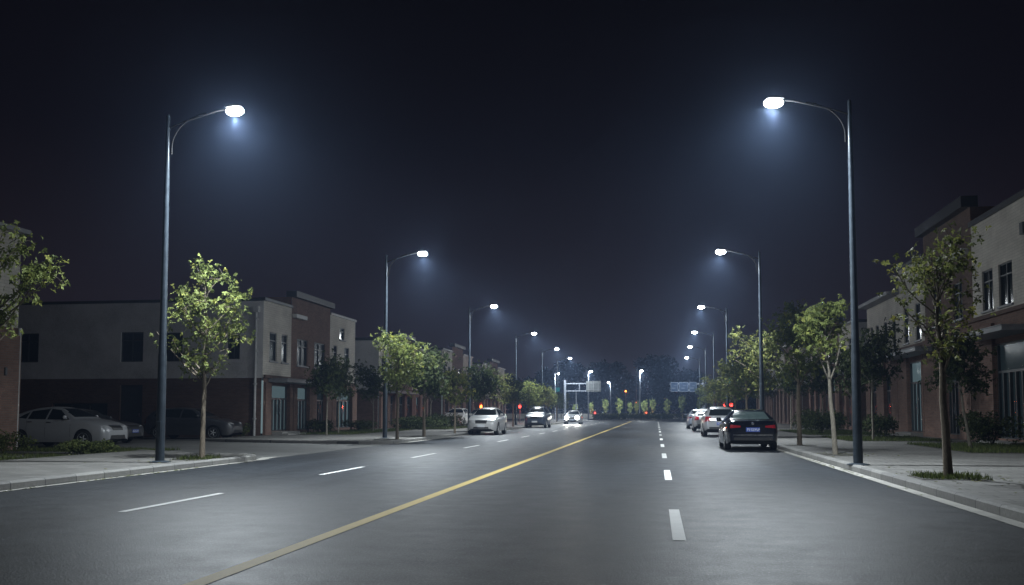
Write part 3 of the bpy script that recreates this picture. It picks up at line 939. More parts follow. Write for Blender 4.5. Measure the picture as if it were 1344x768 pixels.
def shopfront(parent, F, op, off=0., cols=4, glow=0, seed=0):
    a, c, d, e = op[:4]
    rnd = random.Random(seed)
    w = MB(); t = .055
    o0, o1 = off - .13, off - .05
    fbox(w, F, a, a + t, d, e, o0, o1); fbox(w, F, c - t, c, d, e, o0, o1)
    fbox(w, F, a + t, c - t, d, d + t, o0, o1); fbox(w, F, a + t, c - t, e - t, e, o0, o1)
    zt = d + (e - d) * .70
    fbox(w, F, a + t, c - t, zt - .045, zt + .045, o0 + .004, o1 + .004)
    for i in range(1, cols):
        u = a + (c - a) * i / cols
        fbox(w, F, u - .05, u + .05, d + t, zt - .045, o0 + .002, o1 + .03)
    so = w.build("shopfront", M['frame'], parent)
    p = MB(); p.quad(F.P(a, d, off - .11), F.P(c, d, off - .11), F.P(c, e, off - .11), F.P(a, e, off - .11)); p.build("pane", M['shopglass'], so)
    h = MB(); um = (a + c) / 2
    for s in (-.12, .12):
        fbox(h, F, um + s - .012, um + s + .012, d + .85, d + 1.35, o1 + .035, o1 + .06)
    h.build("handle", M['chrome'], so)
    back = MB(); fbox(back, F, a - .2, c + .2, d - .1, e + .2, off - 2.6, off - 2.5); back.build("interior_wall", M['glow_wall'] if glow else M['dim_glow_wall'], so)
    room = MB()
    fbox(room, F, a - .2, a - .12, d - .1, e + .2, off - 2.49, off - .19); fbox(room, F, c + .12, c + .2, d - .1, e + .2, off - 2.49, off - .19)
    fbox(room, F, a - .11, c + .11, e + .1, e + .18, off - 2.49, off - .19); fbox(room, F, a - .11, c + .11, d - .08, d - .01, off - 2.49, off - .19)
    room.build("interior_lining", M['glow_wall'] if glow else M['dim_glow_wall'], so)
    if glow:
        sh = MB()
        for k in range(4):
            zz = d + .25 + k * .5
            fbox(sh, F, a + .1, c - .1, zz, zz + .05, off - 2.4, off - 1.9)
        sh.build("shelf", M['dark_trim'], so)
        g = MB(); gw = MB()
        for k in range(11 * glow):
            u = rnd.uniform(a + .1, c - .1); z = d + rnd.choice((.36, .40, .9, .45, .5)) + rnd.uniform(-.04, .1)
            fbox(g, F, u - rnd.uniform(.03, .12), u + rnd.uniform(.03, .12), z, z + rnd.uniform(.05, .22), off - 1.85 + rnd.uniform(0, .4), off - 1.4)
        g.build("display_glow", M['cool_in'], so)  # self-glowing boxes added for the pale light low in the panes
        for k in range(3 * glow):
            u = a + (c - a) * (k + .6) / (3 * glow + .2); 
            fbox(gw, F, u - .07, u + .07, zt - .62, zt - .12, off - 1.6, off - 1.5)
        if glow >= 1:
            gw.build("interior_lamp", M['warm_in'] if seed % 2 == 0 else M['cool_in'], so)
    return so

def roof_slab(b, x0, x1, y0, y1, z, th=.12, over=0.0):
    b.box(((x0 + x1) / 2, (y0 + y1) / 2, z + th / 2), (x1 - x0 + 2 * over, y1 - y0 + 2 * over, th))

def section(root, F, u0, u1, H, zb, upper, lower, ups=(), lows=(), z0=.02, cap='dark_trim', caph=.14, capo=.08, piers=True, band=True, lowoff=.05, glow={}, lowcols=4, winsill=True):
    """one bay of a two-storey facade: lower brick wall, upper wall, windows, shopfronts, coping"""
    b = MB(); wall(b, F, u0, u1, z0, zb, lows, lowoff); 
    # close the step on top of the projecting lower wall
    b.quad(F.P(u0, zb, lowoff), F.P(u1, zb, lowoff), F.P(u1, zb, -.01), F.P(u0, zb, -.01))
    if piers:
        edges = sorted([u0] + [v for o in lows for v in (o[0], o[1])] + [u1])
        for i in range(0, len(edges) - 1, 2):
            if edges[i + 1] - edges[i] > .25:
                fbox(b, F, edges[i] + .04, edges[i + 1] - .04, z0, zb - .25, lowoff + .003, lowoff + .13)
    b.build("wall", M[lower], root)
    b = MB(); wall(b, F, u0, u1, zb + .001, H, ups, 0.); b.build("wall", M[upper], root)
    if band:
        b = MB(); fbox(b, F, u0 + .003, u1 - .003, zb - .02, zb + .13, lowoff + .004, lowoff + .10); b.build("string_course", M['brick_dark'], root)
    b = MB(); fbox(b, F, u0 - .02, u1 + .02, H, H + caph, -.3, capo); b.build("coping", M[cap], root)
    for i, o in enumerate(ups):
        window(root, F, o, 0., o[4] if len(o) > 4 else 1, True, winsill, glow.get(i))
    for i, o in enumerate(lows):
        shopfront(root, F, o, lowoff, lowcols, o[4] if len(o) > 4 else 0, int(o[0] * 10) + i)

def canopy(root, F, u0, u1, z, depth=1.0, th=.16):
    b = MB(); fbox(b, F, u0, u1, z, z + th, .055, depth)
    fbox(b, F, u0 - .03, u1 + .03, z + th + .002, z + th + .03, .055, depth + .04)
    b.build("canopy", M['grey_trim'], root)

def shell(root, x0, x1, y0, y1, H, mat, skip=()):
    """remaining outer walls and roof; facade side(s) in skip are built separately"""
    b = MB()
    if 'x0' not in skip: b.quad((x0, y1, .0), (x0, y0, .0), (x0, y0, H), (x0, y1, H))
    if 'x1' not in skip: b.quad((x1, y0, .0), (x1, y1, .0), (x1, y1, H), (x1, y0, H))
    if 'y0' not in skip: b.quad((x0, y0, .0), (x1, y0, .0), (x1, y0, H), (x0, y0, H))
    if 'y1' not in skip: b.quad((x1, y1, .0), (x0, y1, .0), (x0, y1, H), (x1, y1, H))
    b.build("wall", M[mat], root)
    r = MB(); r.box(((x0 + x1) / 2, (y0 + y1) / 2, H - .12), (abs(x1 - x0) - .04, abs(y1 - y0) - .04, .1)); r.build("roof", M['roof'], root)

def steps(root, F, u0, u1, top=.16):
    b = MB(); fbox(b, F, u0, u1, .10, top + .12, .19, .75); fbox(b, F, u0 - .15, u1 + .15, .10, top + .03, .755, 1.1)
    b.build("step", M['kerb'], root)

GB = "two storey brick and pale shop buildings"
# --- left building A
XA = -19.05
A = empty("shop_building", (0, 0, 0), 0, "two storey brick and white building with plain end wall facing the parking yard", "building", GB)
FA = Face((XA, 0.), (0., 1.), (1., 0.))
section(A, FA, 45.2, 48.9, 6.75, 2.95, 'tile', 'brick', [(46.0, 46.95, 3.8, 5.25), (47.55, 48.4, 3.8, 5.25)], [(46.0, 48.4, .3, 2.62, 2)], glow={0: [(.35, .85, .22, .12)]}, lowcols=5)
section(A, FA, 48.9, 55.05, 7.35, 2.95, 'brick', 'brick', [(49.75, 51.35, 3.75, 5.2, 2), (52.4, 54.2, 3.75, 5.2, 2)], [(49.5, 51.3, .3, 2.6, 1), (52.5, 54.0, .3, 2.6)], caph=.32, capo=.28)
section(A, FA, 55.05, 59.9, 7.0, 2.95, 'tile', 'brick', [(55.7, 56.4, 3.8, 5.25), (57.75, 58.7, 3.8, 5.25), (56.8, 57.75, 5.65, 6.4)], [(55.9, 58.9, .3, 2.65, 3)], cap='pale_pipe')
canopy(A, FA, 45.8, 53.6, 2.74, 1.05)
b = MB(); fbox(b, FA, 49.0, 50.6, 6.25, 6.45, .003, .25); b.build("ledge", M['pale_pipe'], A)
steps(A, FA, 46.0, 48.4); 
FE = Face((-45., 45.2), (1., 0.), (0., -1.))
eo = [(12.75, 13.95, 3.78, 5.25, 2), (18.45, 19.65, 3.76, 5.25, 2), (20.8, 21.75, 3.76, 5.2, 2), (24.1, 24.75, 3.85, 5.1)]
el = [(18.5, 19.7, .15, 2.6)]
eg = [(14.85, 17.85, .95, 1.7, 3)]
b = MB(); wall(b, FE, 0, 25.92, 0, 2.92, el + eg, .04); b.quad(FE.P(0, 2.92, .04), FE.P(25.92, 2.92, .04), FE.P(25.92, 2.92, -.01), FE.P(0, 2.92, -.01)); b.build("wall", M['brick_dark'], A)
b = MB(); wall(b, FE, 0, 25.95, 2.921, 6.72, eo, 0.); b.build("wall", M['render'], A)
for o in eo: window(A, FE, o, 0., 2, True, False)
for o in eg: window(A, FE, o, .04, 3, False, True)
dd = MB(); fbox(dd, FE, 18.5, 19.7, .15, 2.6, -.1, -.05); do = dd.build("door", M['dark_trim'], A)
hh = MB(); fbox(hh, FE, 19.5, 19.56, 1.0, 1.2, -.048, .0); hh.build("handle", M['chrome'], do)
b = MB(); fbox(b, FE, 0, 25.97, 6.72, 6.86, -.3, .06); b.build("coping", M['dark_trim'], A)
b = MB(); b.tube([FE.P(25.62, .1, .12), FE.P(25.62, 6.2, .12)], .065, 10)
for z_ in (.9, 2.6, 4.2, 5.8): fbox(b, FE, 25.54, 25.70, z_, z_ + .05, .005, .19)
fbox(b, FE, 25.48, 25.76, 6.15, 6.45, .01, .24)
b.build("downpipe", M['pale_pipe'], A, smooth=40)
shell(A, -45, XA - .01, 45.21, 59.89, 6.7, 'render', ('x1', 'y0'))
# tall brick bay sides
for yy, Ht in ((48.9, 7.35), (55.05, 7.35)):
    b = MB(); b.quad((XA - .01, yy, 6.6), (XA - 4, yy, 6.6), (XA - 4, yy, Ht), (XA - .01, yy, Ht)); b.build("parapet", M['brick'], A)
b = MB(); b.quad((XA - 4, 48.9, 6.6), (XA - 4, 55.05, 6.6), (XA - 4, 55.05, 7.35), (XA - 4, 48.9, 7.35)); b.build("parapet", M['brick'], A)

def generic(name, F, depth_dir, u0, u1, H, zb, label, seed, glow=1):
    """a further building of the row: white bay, brick bay, white bay"""
    root = empty(name, (0, 0, 0), 0, label, "building", GB)
    rnd = random.Random(seed)
    L = u1 - u0
    cuts = [u0, u0 + L * .3, u0 + L * .66, u1]
    for i in range(3):
        a, c = cuts[i], cuts[i + 1]
        w = c - a
        up = [(a + w * .16, a + w * .36, zb + .85, zb + .85 + (H - zb) * .42), (a + w * .6, a + w * .82, zb + .85, zb + .85 + (H - zb) * .42)]
        lo = [(a + w * .14, a + w * .42, .3, zb - .35, glow if rnd.random() < .5 else 0), (a + w * .58, a + w * .86, .3, zb - .35, 0)]
        br = i == 1
        section(root, F, a, c, H + (.55 if br else 0), zb, 'brick' if br else 'tile', 'brick', up, lo, caph=.3 if br else .14, capo=.26 if br else .1,
                cap='dark_trim' if i != 2 else 'pale_pipe')
    canopy(root, F, u0 + L * .12, u0 + L * .6, zb - .2, .95)
    xf = F.o[0] - F.n[0] * .01
    xb = xf + depth_dir * 14
    shell(root, min(xf, xb), max(xf, xb), u0 + .01, u1 - .01, H - .05, 'render', ('x1',) if depth_dir < 0 else ('x0',))
    e = MB()
    FF = Face((min(xf, xb), u0), (1., 0.), (0., -1.))
    fbox(e, FF, 0.02, 13.98, .0, zb, .0, .05); e.build("wall", M['brick_dark'], root)
    e = MB(); fbox(e, FF, -.05, 14.05, H - .02, H + .14, -.3, .1); e.build("coping", M['dark_trim'], root)
    return root
generic("shop_building", FA, -1, 65.3, 79.5, 6.3, 2.8, "second building on the left with bare pale end wall behind the second lamp post", 2)
generic("shop_building", FA, -1, 85.5, 100., 6.9, 3.0, "third building on the left behind the shaded kerb trees", 3)
generic("shop_building", FA, -1, 106., 122., 6.6, 3.0, "farthest building on the left before the junction", 4, 0)

# --- near left building (only its corner shows)
Nn = empty("corner_building", (0, 0, 0), 0, "brick and pale building cut off by the left picture edge", "building", GB)
XN = -20.75
FN = Face((XN, 0.), (0., 1.), (1., 0.))
section(Nn, FN, 12., 29.1, 7.1, 4.0, 'tile', 'brick', [(14.5, 16., 4.7, 6.2, 2), (19.5, 21., 4.7, 6.2, 2)], [(15, 18, .3, 2.8, 0), (20.5, 23.5, .3, 2.8, 0)], cap='grey_trim', capo=.35, band=False)
shell(Nn, -34, XN - .01, 12.01, 29.09, 7.08, 'brick_dark', ('x1',))
b = MB(); b.tube([(XN + .14, 29.0, .05), (XN + .14, 29.0, 4.)], .05, 8); b.build("downpipe", M['pale_pipe'], Nn, smooth=40)
b = MB(); b.box((XN + .16, 28.3, 2.55), (.14, .12, .26), bevel=.02); b.build("wall_light", M['dark_trim'], Nn)

# --- right buildings
XR = 12.5
FR = Face((XR, 0.), (0., 1.), (-1., 0.))
Rr = empty("shop_building", (0, 0, 0), 0, "tall brick and white shop building at the right picture edge", "building", GB)
section(Rr, FR, 21., 40.65, 8.6, 4.8, 'tile', 'brick', [(25.5, 26.8, 5.15, 6.7, 2), (28.6, 29.9, 5.15, 6.7, 2), (32.5, 33.7, 5.15, 6.7, 2), (36.3, 37.7, 5.1, 6.65, 2), (38.3, 39.5, 5.1, 6.65, 2)],
        [(24.5, 28.5, .3, 3.65, 0), (34.4, 38.1, .3, 3.75, 0)], lowcols=6, glow={3: [(.35, .18, .10, .3)]}, capo=.1, caph=.2)
section(Rr, FR, 40.65, 47.6, 9.45, 4.8, 'brick_dark', 'brick', [(42., 43.2, 5.1, 6.65, 2), (45., 46.2, 5.1, 6.65, 2)], [(42.3, 44.2, .3, 3.5, 0)], caph=.45, capo=.35)
section(Rr, FR, 47.6, 52.5, 8.55, 4.4, 'tile', 'brick', [(48.4, 49.4, 4.7, 6.5), (50.6, 51.6, 4.7, 6.5)], [(47.95, 50.6, .3, 3.7, 2)], glow={}, capo=.1)
section(Rr, FR, 52.5, 60.2, 7.35, 4.2, 'tile', 'brick', [(53.3, 54.1, 4.6, 6.2), (55.2, 56., 4.6, 6.2), (57.2, 58., 4.6, 6.2), (58.7, 59.4, 4.6, 6.2)], [(54., 55.6, .3, 3.3, 0), (57.4, 59., .3, 3.3, 0)], cap='grey_trim', caph=.18, capo=.6)
canopy(Rr, FR, 33.8, 39.6, 3.95, 1.25); canopy(Rr, FR, 44.8, 54.5, 3.95, 1.2)
steps(Rr, FR, 47.8, 50.8); steps(Rr, FR, 34.8, 38.2, .1)
b = MB(); fbox(b, FR, 41.0, 42.6, 7.6, 7.85, .003, .28); b.build("ledge", M['pale_pipe'], Rr)
b = MB(); fbox(b, FR, 34.2, 34.5, 7.2, 7.6, .003, .35); b.build("vent_hood", M['dark_trim'], Rr)
b = MB(); fbox(b, FR, 49.3, 49.9, 3.4, 3.5, -.6, -.5); b.build("interior_lamp", M['spark_in'], Rr)
shell(Rr, XR + .01, 28, 21.01, 60.19, 7.3, 'render', ('x0',))
for y0_, y1_, Ht in ((21.0, 40.65, 8.6), (40.65, 47.6, 9.45), (47.6, 52.5, 8.55)):
    b = MB()
    b.quad((XR + .01, y0_ + .005, 7.2), (28, y0_ + .005, 7.2), (28, y0_ + .005, Ht), (XR + .01, y0_ + .005, Ht))
    b.quad((XR + .01, y1_ - .005, 7.2), (28, y1_ - .005, 7.2), (28, y1_ - .005, Ht), (XR + .01, y1_ - .005, Ht))
    b.quad((28, y0_, 7.2), (28, y1_, 7.2), (28, y1_, Ht), (28, y0_, Ht))
    b.quad((XR + .02, y0_, Ht - .1), (28, y0_, Ht - .1), (28, y1_, Ht - .1), (XR + .02, y1_, Ht - .1))
    b.build("parapet", M['brick_dark'], Rr)
generic("shop_building", FR, 1, 64., 82., 7.0, 3.9, "second right building behind the slim pale kerb tree", 7)
generic("shop_building", FR, 1, 87., 104., 6.9, 3.7, "third right building behind the kerb tree crowns", 8)
generic("shop_building", FR, 1, 108., 124., 6.6, 3.4, "farthest right building near the junction", 9, 0)

# ------------------------------------------------------------------ cars
def interp(tab, s):
    """smooth monotone-ish (pchip) interpolation"""
    n = len(tab)
    if s <= tab[0][0]: return tab[0][1]
    if s >= tab[-1][0]: return tab[-1][1]
    for i in range(n - 1):
        if s <= tab[i + 1][0]: break
    h = [tab[j + 1][0] - tab[j][0] for j in range(n - 1)]
    d = [(tab[j + 1][1] - tab[j][1]) / h[j] for j in range(n - 1)]
    def m(j):
        if j == 0: return d[0]
        if j == n - 1: return d[-1]
        if d[j - 1] * d[j] <= 0: return 0.
        w1 = 2 * h[j] + h[j - 1]; w2 = h[j] + 2 * h[j - 1]
        return (w1 + w2) / (w1 / d[j - 1] + w2 / d[j])
    t = (s - tab[i][0]) / h[i]
    h00 = 2 * t ** 3 - 3 * t ** 2 + 1; h10 = t ** 3 - 2 * t ** 2 + t; h01 = -2 * t ** 3 + 3 * t ** 2; h11 = t ** 3 - t ** 2
    return h00 * tab[i][1] + h10 * h[i] * m(i) + h01 * tab[i + 1][1] + h11 * h[i] * m(i + 1)

SEDAN = dict(L=4.62, wf=.88, wr=3.58, R=.325,
    zt=[(0, .60), (.05, .68), (.3, .79), (.8, .89), (1.35, .965), (1.75, 1.17), (2.15, 1.36), (2.7, 1.43), (3.2, 1.40), (3.65, 1.24), (4.02, 1.07), (4.4, 1.045), (4.55, 1.01), (4.62, .90)],
    zs=[(0, .55), (.06, .62), (.3, .73), (1.3, .88), (2.6, .92), (3.6, .965), (4.3, .985), (4.55, .95), (4.62, .84)],
    W=[(0, .58), (.05, .70), (.2, .80), (.6, .865), (1.4, .895), (3.2, .90), (4.0, .875), (4.4, .82), (4.56, .755), (4.62, .69)],
    zb=[(0, .30), (.12, .20), (.5, .19), (1.5, .20), (3.2, .20), (4.2, .24), (4.62, .36)],
    ws=[(1.02, 1.33), (.66, .50)], rw=[(1.075, 1.33), (.62, .49)],
    side=[[(1.62, .955), (2.62, .965), (2.62, 1.34), (2.14, 1.29)], [(2.69, .967), (3.46, 1.0), (3.40, 1.26), (2.69, 1.345)], [(3.53, 1.005), (3.80, 1.03), (3.60, 1.16), (3.47, 1.235)]],
    tl=[(.40, .74), (.765, .885)], hl=[(.34, .60), (.66, .74)], rp=(.72, .15), deck=True)
HATCH = dict(L=4.18, wf=.83, wr=3.42, R=.315,
    zt=[(0, .60), (.05, .70), (.3, .83), (.75, .95), (1.15, 1.02), (1.6, 1.26), (2.0, 1.42), (2.5, 1.475), (3.2, 1.44), (3.7, 1.36), (3.92, 1.18), (4.06, 1.0), (4.14, .90), (4.18, .78)],
    zs=[(0, .55), (.06, .64), (.3, .77), (1.2, .90), (2.5, .95), (3.6, 1.01), (3.95, .99), (4.10, .86), (4.18, .72)],
    W=[(0, .56), (.05, .69), (.2, .80), (.6, .855), (1.4, .88), (3.0, .885), (3.7, .865), (4.0, .80), (4.12, .74), (4.18, .68)],
    zb=[(0, .30), (.12, .20), (.5, .19), (1.5, .20), (3.0, .20), (3.9, .26), (4.18, .36)],
    ws=[(1.08, 1.38), (.66, .52)], rw=[(1.02, 1.33), (.60, .50)],
    side=[[(1.42, .985), (2.36, .99), (2.36, 1.385), (1.95, 1.335)], [(2.43, .992), (3.20, 1.02), (3.20, 1.355), (2.43, 1.39)], [(3.27, 1.025), (3.66, 1.07), (3.52, 1.27), (3.27, 1.345)]],
    tl=[(.50, .78), (.72, .98)], hl=[(.34, .62), (.67, .79)], rp=(.62, .13), deck=False)

HATCH_FAST = dict(HATCH, zt=[(0, .60), (.05, .70), (.3, .83), (.75, .95), (1.15, 1.02), (1.6, 1.25), (2.0, 1.40), (2.4, 1.45), (2.9, 1.41), (3.35, 1.30), (3.75, 1.13), (4.0, 1.0), (4.12, .90), (4.18, .78)],
    side=[[(1.42, .985), (2.32, .99), (2.32, 1.36), (1.95, 1.32)], [(2.39, .992), (3.10, 1.01), (3.06, 1.285), (2.39, 1.362)], [(3.17, 1.015), (3.50, 1.045), (3.32, 1.165), (3.13, 1.255)]],
    rw=[(1.04, 1.27), (.58, .46)])

def sc(P, zk=1., lk=1., wk=1.):
    Q = dict(P)
    for k in ('zt', 'zs'): Q[k] = [(s * lk, z * zk) for s, z in P[k]]
    Q['W'] = [(s * lk, w * wk) for s, w in P['W']]
    Q['zb'] = [(s * lk, z * (zk ** 1.6)) for s, z in P['zb']]
    Q['L'] = P['L'] * lk; Q['wf'] = P['wf'] * lk; Q['wr'] = P['wr'] * lk; Q['R'] = P['R'] * (zk ** .6)
    Q['side'] = [[(s * lk, z * zk) for s, z in q] for q in P['side']]
    for k in ('ws', 'rw'): Q[k] = [(P[k][0][0] * zk, P[k][0][1] * zk), tuple(x * wk for x in P[k][1])]
    for k in ('tl', 'hl'): Q[k] = [tuple(x * wk for x in P[k][0]), tuple(z * zk for z in P[k][1])]
    Q['rp'] = (P['rp'][0] * zk, P['rp'][1])
    return Q

def car_body(P):
    L = P['L']; Rw = P['R']
    arch = Rw + .045
    ss = set()
    for tab in (P['zt'], P['W']):
        for s, _ in tab: ss.add(round(s, 3))
    x = 0.
    while x < L: ss.add(round(x, 3)); x += .14
    for c in (P['wf'], P['wr']):
        for i in range(-10, 11):
            ss.add(round(c + arch * math.sin(i / 10 * PI / 2), 3))
    ss = sorted(s for s in ss if 0 <= s <= L)
    out = [ss[0]]
    for s in ss[1:]:
        if s - out[-1] > .012: out.append(s)
    ss = out
    rings = []
    for s in ss:
        W = interp(P['W'], s); zs = interp(P['zs'], s); zt = max(interp(P['zt'], s), zs + .02); zb = interp(P['zb'], s)
        za = zb
        for c in (P['wf'], P['wr']):
            q = arch * arch - (s - c) ** 2
            if q > 0: za = max(za, Rw + math.sqrt(q))
        h = zt - zs
        Wb = W * .955
        tum = min(.36, .62 * h)
        Wr_ = Wb - tum
        lv = [(.955, 0.), (.99, .22), (1.0, .5), (.992, .74), (.985, .80), (.97, .90)]
        pts = []
        for wx, f in lv:
            z = zb + f * (zs - zb)
            pts.append((W * wx, max(z, min(za, zs - .03))))
        pts.append((Wb, zs))
        pts += [(Wb - tum * .34, zs + h * .30), (Wb - tum * .70, zs + h * .60), (Wr_, zs + h * .82), (Wr_ * .93, zs + h * .92), (Wr_ * .75, zs + h * .97), (Wr_ * .4, zs + h * .995), (0, zt)]
        rings.append([(L / 2 - s, px, pz) for px, pz in pts])
    m = len(rings[0]); n = len(rings)
    vs, fs = [], []
    full = []
    for r in rings:
        row = [(p[1], p[0], p[2]) for p in r] + [(-p[1], p[0], p[2]) for p in r[-2::-1]]
        full.append(row)
    k = len(full[0])
    vs = sum(full, [])
    for i in range(n - 1):
        for j in range(k - 1):
            fs.append((i * k + j, i * k + j + 1, (i + 1) * k + j + 1, (i + 1) * k + j))
    fs.append(tuple(range(k)))
    fs.append(tuple((n - 1) * k + j for j in range(k - 1, -1, -1)))
    return vs, fs

def bil(q, u, v):
    a, b_, c, d = q
    return ((a[0] * (1 - u) + b_[0] * u) * (1 - v) + (d[0] * (1 - u) + c[0] * u) * v,
            (a[1] * (1 - u) + b_[1] * u) * (1 - v) + (d[1] * (1 - u) + c[1] * u) * v)

def decal(bvh, quad, axis, sgn, off=.006, n=6, thick=True):
    """conformal panel: quad corners in the plane across `axis`, cast onto the body"""
    b = MB(); grid = []
    for j in range(n + 1):
        row = []
        for i in range(n + 1):
            a, z = bil(quad, i / n, j / n)
            if axis == 'x': o = Vector((sgn * 3, a, z)); d = Vector((-sgn, 0, 0))
            elif axis == 'y': o = Vector((a, sgn * 5, z)); d = Vector((0, -sgn, 0))
            else: o = Vector((a, z, 5)); d = Vector((0, 0, -1))
            hit, nrm, _, _ = bvh.ray_cast(o, d)
            if hit is None: row.append(None)
            else:
                if nrm.dot(d) > 0: nrm = -nrm
                row.append(hit + nrm * off)
        grid.append(row)
    vs = []; idx = {}
    for j in range(n + 1):
        for i in range(n + 1):
            if grid[j][i] is not None:
                idx[(i, j)] = len(vs); vs.append(tuple(grid[j][i]))
    fs = []
    for j in range(n):
        for i in range(n):
            ks = [(i, j), (i + 1, j), (i + 1, j + 1), (i, j + 1)]
            if all(k_ in idx for k_ in ks): fs.append(tuple(idx[k_] for k_ in ks))
    b.add(vs, fs)
    return b

WHEEL = {}
def wheel_meshes(Rw):
    key = round(Rw, 3)
    if key in WHEEL: return WHEEL[key]
    Mx = Matrix.Rotation(R(90), 4, 'Y')
    t = MB(); w = .105
    t.lathe([(Rw * .66, -w), (Rw * .9, -w), (Rw * .97, -w * .8), (Rw, -w * .5), (Rw, w * .5), (Rw * .97, w * .8), (Rw * .9, w), (Rw * .66, w)], 28, Mx)
    r = MB()
    r.lathe([(Rw * .68, w * .3), (Rw * .68, w * 1.02), (Rw * .62, w * .95), (Rw * .6, w * .5), (Rw * .59, w * .3)], 28, Mx)
    for i in range(5):
        a = 2 * PI * i / 5
        for da in (-.13, .13):
            c1 = (w * .85, Rw * .14 * math.cos(a), Rw * .14 * math.sin(a)); c2 = (w * .8, Rw * .62 * math.cos(a + da), Rw * .62 * math.sin(a + da))
            r.tube([c1, c2], [Rw * .085, Rw * .06], 6)
    r.lathe([(Rw * .16, w * .6), (Rw * .16, w * .95), (Rw * .1, w * 1.02)], 14, Mx)
    dk = MB(); dk.lathe([(Rw * .6, w * .15), (Rw * .6, w * .25)], 20, Mx)
    WHEEL[key] = (t, r, dk)
    return WHEEL[key]

